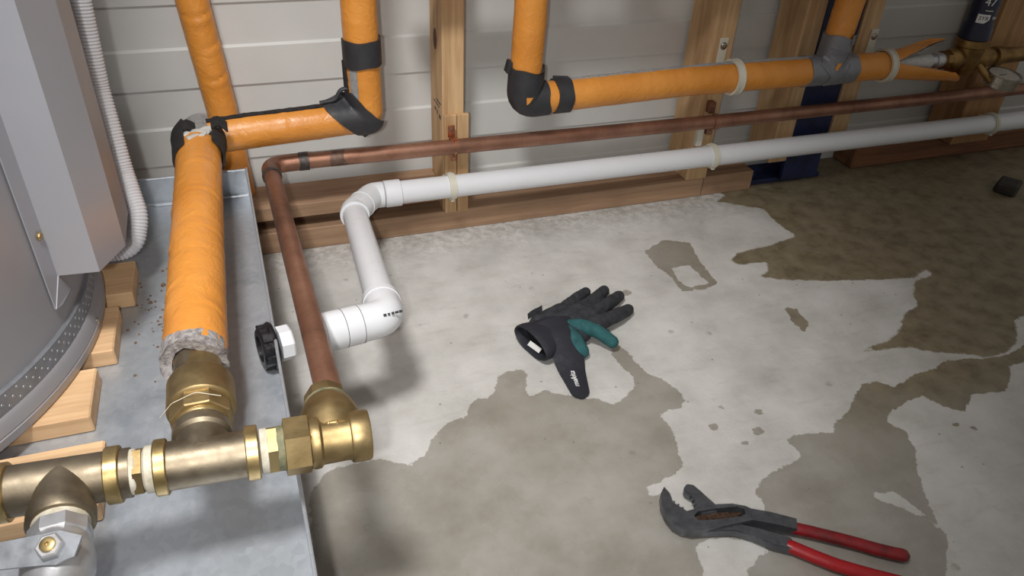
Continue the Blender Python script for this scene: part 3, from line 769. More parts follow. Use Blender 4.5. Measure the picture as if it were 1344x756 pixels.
# middle tee
teeM = mseg('tee_body', -0.129, [(0, 0.0215), (0.086, 0.0215)], 'brass_dull')
mseg('bead', -0.1285, bead_prof(0.0105, 0.0205, 0.0248), 'brass_bright', parent=teeM)
mseg('bead', -0.0535, bead_prof(0.0115, 0.0205, 0.0248), 'brass_bright', parent=teeM)
bx = mp(-0.0895); bdir = V((-0.006, 1, 0.0)).normalized()
MB().lathe(bx, bdir, [(0, 0.0225), (0.03, 0.0232)], 32).build('branch', 'brass_dull', teeM)
MB().lathe(bx, bdir, [(0.026, 0.023), (0.029, 0.0262), (0.039, 0.0262), (0.041, 0.025), (0.041, 0.02)], 32).build('bead', 'brass_dull', teeM)
MB().lathe(bx, bdir, [(0.041, 0.021), (0.044, 0.0235), (0.050, 0.0235)], 32).build('collar', 'brass_bright', mn)
MB().lathe(bx, bdir, [(0.047, 0.0225), (0.048, 0.0275), (0.0490, 0.0290), (0.066, 0.0290), (0.066, 0.0225)], 8, phase=0.39).build('hex_nut', 'brass', mn, smooth=20)
MB().lathe(bx, bdir, [(0.0655, 0.024), (0.066, 0.0300), (0.0675, 0.0316), (0.102, 0.0316), (0.106, 0.030), (0.116, 0.0225), (0.128, 0.021), (0.15, 0.0205)], 40).build('union_nut', 'brass', mn)
MB().tube(fillet([bx + bdir * 0.060 + V((-0.036, 0, 0.006)), bx + bdir * 0.058 + V((-0.022, -0.001, 0.0235)), bx + bdir * 0.0585 + V((0.0, -0.001, 0.0315)), bx + bdir * 0.056 + V((0.021, -0.001, 0.0235))], 0.01), 0.0004, 6).build('loose_fibre', 'tape_white', mn)
# right end: nipple, union nut, angled tee to the copper pipe
mseg('thread_tape', -0.0415, [(0, 0.018), (0.001, 0.0205), (0.007, 0.0205), (0.008, 0.018)], 'tape_white')
mseg('hex_nipple', -0.0345, [(0, 0.019), (0, 0.0225), (0.0085, 0.0225), (0.0085, 0.019)], 'brass_bright', 6, 0.35, 20)
mseg('corroded_thread', -0.027, [(0, 0.018), (0.001, 0.0205), (0.008, 0.021), (0.009, 0.018)], 'patina')
mseg('hex_nut', -0.0205, [(0, 0.022), (0.001, 0.0275), (0.0225, 0.0275), (0.0245, 0.0235)], 'brass', 6, 0.02, 20)
vt = mseg('end_tee', 0.003, [(0, 0.0232), (0.003, 0.0245), (0.008, 0.0242), (0.0105, 0.0215), (0.034, 0.021), (0.037, 0.0222)], 'brass')
mseg('bead', 0.0385, [(0, 0.021), (0.001, 0.0235), (0.003, 0.0243), (0.0165, 0.0243), (0.019, 0.0232), (0.019, 0.0)], 'brass', parent=vt)
vb = mp(0.0255); vdir = (cJ + V((0.0, 0, 0.02)) - vb).normalized()
MB().lathe(vb, vdir, [(0.0, 0.0235), (0.012, 0.0275), (0.022, 0.029), (0.030, 0.0288), (0.033, 0.0272), (0.036, 0.0272), (0.044, 0.025), (0.052, 0.0205), (0.054, 0.018)], 36).build('dome', 'brass', vt)
MB().lathe(vb, vdir, [(0.0505, 0.018), (0.0515, 0.0222), (0.067, 0.0205), (0.070, 0.0165), (0.074, 0.0155)], 8, phase=0.2).build('bush', 'brass', mn, smooth=20)
MB().lathe(vb, vdir, [(0.049, 0.018), (0.0498, 0.0226), (0.0520, 0.0226), (0.0530, 0.018)], 24).build('joint_paste', 'patina', mn)
MB().lathe(vb + V((0.0, -0.001, 0.0225)), (0, -0.45, 0.9), [(-0.006, 0.0052), (-0.0015, 0.0052), (-0.0011, 0.0046), (-0.0011, 0.0036), (-0.0016, 0.0030)], 18).build('cast_mark', 'brass', vt)

# ---- chrome ball valve on the near branch
bv = thing('ball_valve', 'chrome ball valve with lever and brass stem on the left brass tee', 'valve', tuple(tb + V((0.001, -0.06, 0))))
vd = V((0.07, -1, 0.0)).normalized()
MB().lathe(tb, vd, [(0.0455, 0.017), (0.046, 0.0215), (0.052, 0.0205), (0.053, 0.017)], 28).build('thread_tape', 'tape_white', bv)
MB().lathe(tb, vd, [(0.051, 0.019), (0.052, 0.0232), (0.064, 0.0232), (0.066, 0.021)], 8, phase=0.39).build('hex_end', 'chrome', bv, smooth=20)
MB().lathe(tb, vd, [(0.064, 0.0205), (0.072, 0.0235), (0.082, 0.0255), (0.094, 0.0255), (0.104, 0.0235), (0.112, 0.0205), (0.116, 0.021), (0.135, 0.022), (0.14, 0.021)], 36).build('body', 'chrome', bv)
st = tb + vd * 0.093 + V((0.004, 0, 0.0265)); sd = V((-0.10, -0.28, 0.95)).normalized()
MB().lathe(st, sd, [(-0.012, 0.009), (0.001, 0.009)], 20).build('stem_boss', 'chrome', bv)
lv = MB()
side = V((0.93, -0.18, 0.17)); side = (side - sd * side.dot(sd)).normalized(); f2 = sd.cross(side)
def LP(a, b, c_): return st + side * a + f2 * b + sd * c_
pl = [(0.020, 0.006), (0.017, -0.009), (0.004, -0.0125), (-0.04, -0.010), (-0.15, -0.010), (-0.15, 0.010), (-0.04, 0.010), (0.004, 0.0125)]
lv.add([LP(a, b, 0.0015) for a, b in pl] + [LP(a, b, 0.0035) for a, b in pl], [tuple(range(8)), tuple(range(15, 7, -1))] + [(i, (i + 1) % 8, 8 + (i + 1) % 8, 8 + i) for i in range(8)])
lever = lv.build('lever', 'band_light', bv, smooth=0)
gp = MB(); pl = [(-0.040, -0.013), (-0.15, -0.0125), (-0.156, 0), (-0.15, 0.0125), (-0.040, 0.013)]
gp.add([LP(a, b, -0.001) for a, b in pl] + [LP(a, b, 0.006) for a, b in pl], [tuple(range(5)), tuple(range(9, 4, -1))] + [(i, (i + 1) % 5, 5 + (i + 1) % 5, 5 + i) for i in range(5)])
gp.build('grip', 'blue_grip', lever, smooth=0, bev=0.0008)
MB().lathe(st, sd, [(0.0035, 0.006), (0.0035, 0.0098), (0.0085, 0.0098), (0.0095, 0.0085)], 6).build('stem_nut', 'chrome', bv, smooth=20)
MB().lathe(st, sd, [(0.0085, 0.0055), (0.0115, 0.0055), (0.012, 0.0045), (0.012, 0.0016), (0.0105, 0.0012), (0.0105, 0.0)], 18).build('stem', 'brass_bright', bv)

# ================================================================== LAGGED PIPES
def wr(seed, amp=0.022, creases=()):
    def fn(s, a, p):
        q = 1 + amp * noise.noise(V((p.x * 22 + seed, p.y * 22, p.z * 22))) + amp * 0.6 * noise.noise(V((p.x * 60, p.y * 60 + seed, p.z * 60)))
        q += 0.010 * noise.noise(V((s * 90 + seed, math.cos(a) * 0.8, math.sin(a) * 0.8)))
        for (sc_, a0, dp) in creases:
            w_ = max(0.0, math.cos(a - a0)); ss = sc_ + 0.004 * math.sin(a * 2 + seed)
            q -= dp * w_ * w_ * math.exp(-((s - ss) / 0.003) ** 2); q += dp * 0.8 * w_ * w_ * math.exp(-((s - ss + 0.0075) / 0.0045) ** 2)
        return q
    return fn
def creases(L, seed, step=0.05, d=0.05):
    rnd = random.Random(seed); out = []; s = step * 0.6
    while s < L:
        out.append((s, rnd.uniform(0, 2 * PI), d * rnd.uniform(0.5, 1.2))); s += step * rnd.uniform(0.35, 1.0)
    return out
YL = -0.055; RL = 0.0285
def axis_dist(x, z, segs):
    best = 9
    for (x0, z0, x1, z1) in segs:
        e = V((x1 - x0, z1 - z0)); w = V((x - x0, z - z0)); h = max(0, min(1, w.dot(e) / e.dot(e)))
        best = min(best, (w - e * h).length)
    return best
def drape(name, corners, segs, R, th, mat, parent, nu=14, nv=12, curl=0.0, seed=0, edge=0.002):
    """thick sheet laid over the front of pipes lying in the plane y=YL; corners are (x,z): start pair, end pair"""
    (a0, a1, b1, b0) = [V(c_) for c_ in corners]; g = []
    for i in range(nu + 1):
        row = []
        for j in range(nv + 1):
            s, u_ = i / nu, j / nv
            p = a0.lerp(b0, s).lerp(a1.lerp(b1, s), u_)
            p += V((noise.noise(V((s * 4, u_ * 4, seed))), noise.noise(V((s * 4, u_ * 4, seed + 9))))) * edge
            d_ = axis_dist(p.x, p.y, segs); h = R * R - d_ * d_
            y = YL - (math.sqrt(h) if h > 1e-5 else -curl * (d_ - R))
            row.append(V((p.x, y, p.y)))
        g.append(row)
    m = MB().sheet(g, th)
    return m.build(name, mat, parent, smooth=50)

# left run: tee, horizontal and riser
ll = thing('lagged_pipe', 'orange lagged pipe at left rising from a level run taped with black rubber', 'lagged pipe', (0.186, YL, 0.28), 'orange lagged pipes')
hz0 = V((-0.072, YL, 0.2705)); hz1 = V((0.186, YL, 0.2825)); hz2 = V((0.186, YL, 0.75))
MB().tube(resample(fillet([hz0, hz1, hz2], 0.012, 4), 0.005), RL, 36, True, wr(3.0, 0.02, creases(0.75, 4, 0.07, 0.035))).build('lagging', 'orange', ll)
MB().shell([hz0 - V((0.0012, 0, 0)), hz0 + V((0.004, 0, 0))], 0.015, RL + 0.0006, 32, 0.004, 3).build('lagging_end', 'grey_mesh', ll)
MB().tube([(0.158, YL, 0.38), (0.158, YL - 0.004, 0.33), (0.160, YL - 0.004, 0.315)], 0.006, 10).build('seam_strip', 'rubber_dark', ll)
gs = []
for i in range(12):
    zz = 0.31 + i * 0.0055; row = []
    for j in range(5):
        an = PI + 0.55 + 0.13 * j
        row.append(V((0.186 + math.cos(an) * 0.0295, YL + math.sin(an) * 0.0295, zz)))
    gs.append(row)
MB().sheet(gs, 0.0006).build('grey_seam', 'grey_mesh', ll)
MB().tube(resample([(-0.07, YL - 0.006, 0.2985), (0.0, YL - 0.004, 0.3025), (0.08, YL - 0.005, 0.3055), (0.128, YL - 0.005, 0.3085)], 0.006), 0.0042, 10, True, lambda s, a, p: 1 + 0.25 * noise.noise(p * 90)).build('seam_strip', 'rubber_dark', ll)
MB().shell([V((0.186, YL, 0.372 + 0.006 * k)) for k in range(8)], RL - 0.001, RL + 0.0032, 36, 0.005, 1.7).build('rubber_band', 'rubber', ll)
SEG_L = [(-0.07, 0.2705, 0.186, 0.2825), (0.186, 0.2825, 0.186, 0.75)]
drape('rubber_strap', [(0.112, 0.312), (0.160, 0.330), (0.2165, 0.270), (0.182, 0.240)], SEG_L, 0.0325, -0.003, 'rubber', ll, curl=0.5, seed=3, edge=0.003)
MB().tube(resample(fillet([(0.110, YL - 0.006, 0.3135), (0.136, YL - 0.006, 0.317), (0.146, YL - 0.006, 0.334), (0.158, YL - 0.006, 0.335)], 0.01), 0.004), 0.0036, 8).build('curled_edge', 'rubber', ll)
# lagged drop running towards the camera, torn open at its far end
dg0 = V((-0.0845, -0.128, 0.2785)); dg1 = V((-0.0952, -0.632, 0.2725))
MB().tube(resample([dg0, dg1], 0.0045), 0.0322, 40, True, wr(8.0, 0.022, creases(0.5, 11, 0.035, 0.03))).build('lagging', 'orange', ll)
MB().shell([dg1 + V((0.0002, 0.012, 0)), dg1 - V((0.0001, 0.006, 0)), dg1 - V((0.0003, 0.011, 0))], 0.022, 0.0330, 40, 0.010, 5, lambda i, a, p: 1 + 0.07 * noise.noise(p * 160)).build('lagging_end', 'foam_grey', ll)
MB().tube([dg1 + V((0, 0.02, 0)), dg1 - V((0, 0.03, 0))], 0.0205, 24).build('inner_pipe', 'brass_dull', ll)
def collar(a0, a1, y0, y1, seed):
    g = []
    for i in range(9):
        row = []
        for j in range(15):
            an = a0 + (a1 - a0) * j / 14; sy = i / 8
            y = y0 + (y1 - y0) * sy + (0.012 * noise.noise(V((an * 1.7, seed, 1))) if i == 8 else 0) + (0.008 * noise.noise(V((an * 2.3, seed, 4))) if i == 0 else 0)
            r = 0.0338 + 0.0035 * sy + 0.0022 * noise.noise(V((an * 2.0, y * 60, seed)))
            row.append(V((-0.0842 + math.cos(an) * r, y, 0.279 + math.sin(an) * r)))
        g.append(row)
    MB().sheet(g, 0.0035).build('rubber_collar', 'rubber_dark', ll, smooth=60)
collar(PI * 0.66, PI * 1.45, -0.168, -0.085, 1.0)
collar(PI * 1.5, PI * 2.28, -0.155, -0.085, 7.0)
MB().tube([V((-0.0838, -0.03, 0.276)), V((-0.084, -0.13, 0.279))], 0.0245, 24, True, lambda s, a, p: 1 + 0.07 * noise.noise(p * 70)).build('bare_tee', 'grey_mesh', ll)
for k, (x, y, zz, r) in enumerate(((-0.078, -0.122, 0.306, 0.0105), (-0.092, -0.128, 0.307, 0.007), (-0.066, -0.104, 0.303, 0.009), (-0.098, -0.112, 0.303, 0.006), (-0.088, -0.145, 0.3085, 0.0065), (-0.074, -0.138, 0.3085, 0.005))):
    lp = MB(); capsule(lp, (x - r * 0.5, y, zz), (x + r * 0.6, y + 0.002 * k, zz), r, r * 0.8, 12, 0.45)
    for q in lp.v: q += V((noise.noise(q * 160), noise.noise(q * 150 + V((5, 0, 0))), 0)) * 0.003
    lp.build('torn_putty', 'putty', ll)
for k, (x, y, zz, an) in enumerate(((-0.108, -0.118, 0.302, 0.5), (-0.060, -0.118, 0.307, -0.5))):
    gs = [[V((x + math.cos(an) * i * 0.006, y + math.sin(an) * i * 0.005 + j * 0.005, zz + 0.006 * math.sin(i * 0.9) + 0.002 * j)) for j in range(5)] for i in range(5)]
    MB().sheet(gs, 0.0025).build('torn_flap', 'rubber_dark', ll)

# thin lagged riser at the clad wall
br = thing('lagged_riser', 'thinner orange lagged riser standing against the clad wall at upper left', 'lagged pipe', (-0.047, 0.066, 0.1), 'orange lagged pipes')
MB().tube(resample([(-0.040, 0.068, 0.1), (-0.047, 0.066, 0.27), (-0.0625, 0.064, 0.46), (-0.075, 0.063, 0.85)], 0.005), 0.0262, 32, True, wr(14.0, 0.016, [(0.15, 0.6, .05), (0.232, 5.2, 0.09), (0.286, 5.6, 0.075), (0.337, 5.0, 0.09), (0.40, 0.3, .05)])).build('lagging', 'orange', br)

# right run
rl = thing('lagged_pipe', 'orange lagged pipe at right with black rubber elbow and grey taped branch', 'lagged pipe', (0.475, YL, 0.28), 'orange lagged pipes')
rz = lambda x: 0.2900 + (0.006 if x > 0.8 else 0.006 * (x - 0.475) / 0.325)
r0 = V((0.4825, YL, 0.75)); r1 = V((0.473, YL, 0.286)); r2 = V((0.80, YL, 0.2955)); r3 = V((1.298, YL, 0.2925))
pth = fillet([r0, r1, r2, r3], [0, 0.028, 0.2, 0], 8)
MB().tube(resample(pth, 0.005), RL, 36, True, wr(21.0, 0.02, creases(1.3, 23, 0.08, 0.03))).build('lagging', 'orange', rl)
eb = resample(fillet([V((0.4755, YL, 0.3475)), V((0.473, YL, 0.286)), V((0.512, YL, 0.2875))], 0.030, 10), 0.004)
MB().shell(eb, RL - 0.001, RL + 0.0042, 36, 0.012, 6.2).build('rubber_elbow', 'rubber', rl)
SEG_R = [(0.4825, 0.75, 0.473, 0.286), (0.473, 0.286, 0.8, 0.2955)]
drape('orange_gap', [(0.4655, 0.3015), (0.4665, 0.3015), (0.4845, 0.3015), (0.4665, 0.2885)], SEG_R, 0.0335, -0.0006, 'orange', rl, 5, 5, edge=0.0)
drape('rubber_strap', [(0.4985, 0.330), (0.5035, 0.318), (0.478, 0.291), (0.472, 0.293)], SEG_R, 0.0338, -0.0012, 'rubber', rl, 10, 6, edge=0.0)
MB().shell([V((0.530 + 0.006 * k, YL, 0.2882)) for k in range(6)], RL - 0.001, RL + 0.0034, 36, 0.004, 8.1).build('rubber_band', 'rubber', rl)
MB().box((0.5455, YL + 0.006, 0.3195), (0.03, 0.012, 0.004), Matrix.Rotation(0.1, 3, 'Y'), 0.0008).build('band_lap', 'rubber', rl, smooth=0)
MB().box((0.4425, YL + 0.004, 0.348), (0.008, 0.02, 0.022), Matrix.Rotation(0.25, 3, 'Y'), 0.0015).build('strap_tail', 'rubber', rl, smooth=0)
MB().tube(resample([(0.56, YL + 0.002, 0.3165), (0.72, YL, 0.3215), (0.9, YL, 0.3245), (1.09, YL, 0.3225)], 0.006), 0.0036, 8, True, lambda s, a, p: 1 + 0.35 * noise.noise(p * 70)).build('seam_strip', 'grey_mesh', rl)
# level run just above the picture, tied into the risers
MB().tube(resample([(0.25, YL, 0.513), (1.45, YL, 0.508)], 0.02), RL, 28, True, wr(41.0, 0.02)).build('lagging', 'orange', rl)
MB().tube(resample([(0.645, YL, 0.51), (0.645, YL, 0.85)], 0.02), RL, 28, True, wr(43.0, 0.02)).build('lagging', 'orange', rl)
# branch with duct tape
bq = V((1.139, YL, 0.296)); bt = V((1.162, YL - 0.002, 0.75))
MB().tube(resample([bq, bt], 0.005), 0.0278, 34, True, wr(31.0, 0.03, creases(0.45, 33, 0.03, 0.05))).build('lagging', 'orange', rl)
nf = lambda i, a, p: 1 + 0.03 * noise.noise(p * 60) + 0.012 * noise.noise(p * 160)
MB().shell([V((1.077 + 0.007 * k, YL, 0.2945)) for k in range(18)], RL - 0.001, RL + 0.0026, 36, 0.008, 3.3, nf).build('duct_tape', 'duct', rl)
MB().shell([bq.lerp(bt, (0.010 + 0.006 * k) / 0.454) for k in range(11)], 0.026, 0.0312, 36, 0.008, 4.9, nf).build('duct_tape', 'duct', rl)
SEG_T = [(1.07, 0.2945, 1.21, 0.2935), (1.139, 0.296, 1.15, 0.5)]
drape('duct_tape', [(1.097, 0.315), (1.118, 0.335), (1.178, 0.283), (1.150, 0.263)], SEG_T, 0.0322, -0.0008, 'duct', rl, 12, 8, seed=4)
drape('duct_tape', [(1.162, 0.340), (1.180, 0.320), (1.132, 0.262), (1.112, 0.272)], SEG_T, 0.0328, -0.0008, 'duct', rl, 12, 8, seed=7)
drape('duct_tape', [(1.168, 0.352), (1.172, 0.372), (1.150, 0.372), (1.150, 0.352)], SEG_T, 0.0322, -0.0008, 'duct', rl, 6, 6, seed=1)
for (p, q) in (((1.113, 0.343), (1.172, 0.333)), ((1.116, 0.334), (1.174, 0.328)), ((1.146, 0.272), (1.166, 0.312)), ((1.138, 0.270), (1.155, 0.302))):
    drape('tape_fold', [p, (p[0], p[1] + 0.0015), (q[0], q[1] + 0.0015), q], SEG_T, 0.0336, -0.0008, 'duct', rl, 10, 1, edge=0.0)
drape('orange_gap', [(1.128, 0.306), (1.131, 0.318), (1.140, 0.318), (1.133, 0.302)], SEG_T, 0.0334, -0.0005, 'orange', rl, 4, 4, edge=0.0)
# the lagging splits open at the far right
def half_lag(x0, x1, a0, a1, spread, name, mat, rr, th, droop):
    g = []
    for i in range(13):
        s = i / 12; x = x0 + (x1 - x0) * s; row = []
        for j in range(13):
            an = a0 + (a1 - a0) * j / 12
            am = (a0 + a1) / 2; an = am + (an - am) * (1 - droop * s)
            w = 1 - 0.35 * s if (j in (0, 12)) else 1
            row.append(V((x - (0.03 * s * (abs(j - 6) / 6) ** 2), YL + math.cos(an) * rr, 0.2925 + math.sin(an) * rr + spread * s + 0.002 * noise.noise(V((x * 50, an * 2, 1))))))
        g.append(row)
    return MB().sheet(g, th).build(name, mat, rl, smooth=60)
half_lag(1.297, 1.425, PI * 0.2, PI * 0.80, 0.020, 'split_lagging', 'orange', RL, 0.002, 0.75)
half_lag(1.297, 1.49, PI * 0.86, PI * 1.9, -0.020, 'split_lagging', 'orange', RL, 0.002, 0.25)
half_lag(1.30, 1.432, PI * 0.2, PI * 0.795, 0.019, 'foam_lining', 'grey_mesh', RL - 0.004, 0.004, 0.70)
MB().tube([(1.28, YL, 0.2925), (1.40, YL, 0.2935)], 0.0165, 20).build('inner_pipe', 'putty', rl)

def saddle(x, zc, label):
    c_ = V((x, YL, zc))
    o = thing('saddle_bracket', label, 'pipe clip', c_, 'cream saddles on the orange pipe')
    MB().shell([c_ - V((0.006, 0, 0)), c_ - V((0.004, 0, 0)), c_ + V((0.004, 0, 0)), c_ + V((0.006, 0, 0))], RL + 0.0014, RL + 0.0052, 36).build('ring', 'clip', o)
    MB().shell([c_ - V((0.0075, 0, 0)), c_ - V((0.0055, 0, 0))], RL + 0.0014, RL + 0.0068, 36).build('rib', 'clip', o)
    MB().shell([c_ + V((0.0055, 0, 0)), c_ + V((0.0075, 0, 0))], RL + 0.0014, RL + 0.0068, 36).build('rib', 'clip', o)
    MB().box(c_ + V((0, 0.038, 0)), (0.02, 0.032, 0.02), bev=0.001).build('foot', 'clip', o, smooth=0)
    MB().box(c_ + V((0.0, 0.0525, 0.030)), (0.019, 0.004, 0.062), bev=0.001).build('fixing_plate', 'clip', o, smooth=0)
    screw_head(o, c_ + V((0.0, 0.0502, 0.046)), (0, -1, 0), 0.0062, 'steel')
saddle(0.911, 0.2955, 'cream saddle bracket on the orange pipe left of the grey tape')
saddle(1.2825, 0.2930, 'cream saddle bracket on the orange pipe right of the grey tape')

# ================================================================== PRESSURE VALVE (far right)
pv = thing('pressure_valve', 'brass pressure valve with navy cap at far right of the orange pipe', 'valve', (1.50, YL, 0.25))
PX, PZ = 1.505, 0.294
MB().lathe((1.395, YL, PZ), (1, 0, 0), [(0, 0.0125), (0.02, 0.0135), (0.021, 0.016), (0.035, 0.0165), (0.036, 0.015), (0.05, 0.015)], 28).build('tail_piece', 'chrome', pv)
MB().lathe((1.437, YL, PZ), (1, 0, 0), [(0, 0.016), (0.002, 0.021), (0.018, 0.021), (0.020, 0.018)], 8).build('union_nut', 'brass_dark', pv, smooth=20)
MB().lathe((1.452, YL, PZ), (1, 0, 0), [(0, 0.02), (0.012, 0.025), (0.020, 0.025), (0.024, 0.023), (0.088, 0.023), (0.092, 0.0255), (0.10, 0.0255), (0.108, 0.02)], 32).build('body', 'brass_dark', pv)
MB().lathe((PX, YL, PZ - 0.035), (0, 0, 1), [(0, 0.012), (0.004, 0.022), (0.02, 0.028), (0.05, 0.031), (0.062, 0.0315), (0.064, 0.034), (0.078, 0.034), (0.080, 0.031)], 36).build('bonnet', 'brass_dark', pv)
cap = MB().lathe((PX, YL, PZ + 0.044), (0, 0, 1), [(0, 0.031), (0.002, 0.0325), (0.030, 0.0305), (0.034, 0.0275), (0.115, 0.0275), (0.12, 0.024), (0.121, 0.0)], 40).build('cap', 'navy', pv)
def wrapc(R, a0, zc):
    def fn(co):
        an = a0 + co.x / R
        return V((PX + math.cos(an) * (R + co.z), YL + math.sin(an) * (R + co.z), zc + co.y))
    return fn
A0 = -PI / 2 - 0.68
shp = [(-0.0125, 0.0085), (0.0125, 0.0085), (0.0115, -0.001), (0.007, -0.0085), (-0.004, -0.0095), (-0.0125, -0.007)]
gs = []
for i in range(9):
    row = []
    for j in range(7):
        x = -0.0125 + 0.025 * i / 8; y0 = -0.0095 if x < 0.004 else -0.0095 + (x - 0.004) * 0.9
        row.append(wrapc(0.0279, A0, PZ + 0.091)(V((x, y0 + (0.0085 - y0) * j / 6, 0))))
    gs.append(row)
MB().sheet(gs, 0.0003).build('badge', 'white_print', cap)
text_obj('lettering', 'SYR', 0.0115, 'black_print', cap, wrapc(0.0284, A0, PZ + 0.0913), 0.15)
text_obj('lettering', 'Flow', 0.009, 'white_print', cap, wrapc(0.0279, A0 + 1.0, PZ + 0.092))
text_obj('lettering', '47', 0.022, 'white_print', cap, wrapc(0.0279, A0 + 0.12, PZ + 0.124))
for k in range(5):
    MB().box(wrapc(0.0279, A0 + 0.0 + k * 0.11, PZ + 0.1075)(V((0, 0, 0))), (0.002, 0.002, 0.0016)).build('small_print', 'white_print', cap, smooth=0)
MB().lathe((1.558, YL, PZ - 0.002), (1, 0, 0), [(0, 0.018), (0.004, 0.020), (0.014, 0.020), (0.016, 0.016), (0.024, 0.016), (0.026, 0.0215), (0.042, 0.0215), (0.045, 0.018), (0.2, 0.0145)], 24).build('outlet', 'brass_dark', pv)
MB().tube(fillet([(1.530, YL - 0.015, PZ - 0.010), (1.545, YL - 0.03, PZ - 0.030), (1.558, YL - 0.038, PZ - 0.044)], 0.01), 0.007, 14).build('gauge_stem', 'brass_dark', pv)
pg = thing('pressure_gauge', 'small round steel pressure gauge lying face up beside the brass valve', 'gauge', (1.588, YL - 0.040, PZ - 0.054))
gd = V((0.0, -0.12, 0.98)).normalized(); gc = V((1.588, YL - 0.040, PZ - 0.054))
MB().lathe(gc, gd, [(0, 0.0), (0, 0.032), (0.002, 0.0345), (0.022, 0.0345), (0.023, 0.037), (0.0275, 0.037), (0.0275, 0.0328), (0.0245, 0.0328), (0.0205, 0.0)], 36).build('case', 'steel', pg)
MB().lathe(gc, gd, [(0.0246, 0.0), (0.0246, 0.0326), (0.025, 0.0326), (0.025, 0.0)], 32).build('dial', 'gauge_face', pg)
nu = gd.cross(V((0, 1, 0))).normalized()
MB().box(gc + gd * 0.0256 + nu * 0.005, (0.02, 0.0016, 0.0006), Matrix((nu, gd.cross(nu), gd)).transposed()).build('needle', 'black_print', pg, smooth=0)

# ================================================================== GLOVE
gl = thing('work_glove', 'black work glove with teal thumb and loose wrist strap lying on the concrete', 'glove', (0.45, -0.39, 0))
hb = MB()
tips = [(0.520, -0.294), (0.553, -0.300), (0.572, -0.322), (0.570, -0.364)]
mids = [(0.485, -0.323), (0.519, -0.332), (0.537, -0.350), (0.538, -0.384)]
bases = [(0.448, -0.350), (0.478, -0.360), (0.492, -0.375), (0.498, -0.399)]
wrists = [(0.400, -0.372), (0.405, -0.385), (0.410, -0.400), (0.414, -0.418)]
for k in range(4):
    r = (0.0102, 0.0112, 0.0114, 0.0112)[k]
    zt, zm, zb_ = 0.0115, 0.021, 0.0235
    capsule(hb, bases[k] + (zb_,), mids[k] + (zm,), r + 0.002, r + 0.0008)
    capsule(hb, mids[k] + (zm,), tips[k] + (zt,), r + 0.0008, r * 0.95)
    capsule(hb, wrists[k] + (0.022,), bases[k] + (zb_,), 0.0175, r + 0.0045)
capsule(hb, (0.41, -0.40, 0.02), (0.462, -0.412, 0.018), 0.018, 0.015)
hb = remeshed(hb, 0.0022, 3)
for q in hb.v:
    q += V((0, 0, 1)) * 0.0014 * noise.noise(q * 90) + V((1, 0, 0)) * 0.001 * noise.noise(q * 70)
    q.z = max(q.z, 0.0006)
hand = hb.build('hand', 'glove', gl, smooth=60)
# knuckle panel, slightly paler
tm = MB(); capsule(tm, (0.440, -0.402, 0.030), (0.460, -0.411, 0.034), 0.013, 0.0125); capsule(tm, (0.460, -0.411, 0.034), (0.481, -0.424, 0.030), 0.0125, 0.0115); capsule(tm, (0.481, -0.424, 0.030), (0.501, -0.446, 0.019), 0.0115, 0.0105)
tm = remeshed(tm, 0.002, 3)
for q in tm.v: q += V((0, 0, 1)) * 0.0012 * noise.noise(q * 110)
tm.build('thumb', 'teal', gl, smooth=60)
gt = MB(); capsule(gt, (0.430, -0.404, 0.030), (0.438, -0.430, 0.024), 0.0135, 0.0155); capsule(gt, (0.438, -0.430, 0.024), (0.446, -0.448, 0.013), 0.0155, 0.0125)
remeshed(gt, 0.002, 3).build('thumb_gusset', 'teal', gl, smooth=60)
# cuff: hollow, squashed tube open to the left
def cuff_ring(c_, ax_, w_, h_, n=32, lift=0.0):
    ax_ = V(ax_).normalized(); out = []
    for j in range(n):
        a_ = 2 * PI * j / n; hh_ = h_ * math.sin(a_)
        p = V(c_) + ax_ * (w_ * math.cos(a_)) + V((0, 0, hh_))
        p.z = max(p.z, 0.0008) ; out.append(p)
    return out
cr = []
K = 8
for i in range(K):
    s = i / (K - 1)
    c_ = V((0.428, -0.397, 0.0215)).lerp(V((0.371, -0.4155, 0.0225)), s)
    axd = V((-0.30, 0.95, 0)).lerp(V((-0.30, 0.955, 0)), s)
    cr.append((c_, axd, 0.036 + 0.007 * s + 0.002 * math.sin(s * 9), 0.0215 + 0.0015 * s))
outer = [cuff_ring(c_, a_, w_, h_) for c_, a_, w_, h_ in cr]
inner = [[V((p.x, p.y, p.z + (0.0012 if p.z < 0.004 else 0))) for p in cuff_ring(c_, a_, w_ - 0.004, h_ - 0.004)] for c_, a_, w_, h_ in cr]
lip = [[(a_ + b_) / 2 + V((-0.0035, -0.001, 0)) for a_, b_ in zip(outer[-1], inner[-1])]]
MB().rings(outer + lip + inner[::-1], False, True).build('cuff', 'glove_strap', gl, smooth=60)
MB().rings([[p.lerp(sum((q for q in r), V((0, 0, 0))) / len(r), 0.02) for p in r] for r in inner[:6]], True).build('lining', 'glove_inside', gl, smooth=60)
tagm = MB().sheet([[V((0.3695 + 0.0012 * j + 0.0026 * i, -0.403 - 0.0062 * i, 0.0085 + 0.0020 * j)) for j in range(5)] for i in range(5)], 0.0006)
tagm.build('care_label', 'white_print', gl)
MB().sheet([[V((0.381 + 0.0062 * i, -0.3695 + 0.0035 * i + 0.001 * j, 0.034 + 0.0022 * j + 0.0014 * math.sin(i))) for j in range(5)] for i in range(6)], 0.0016).build('pull_tab', 'glove', gl)
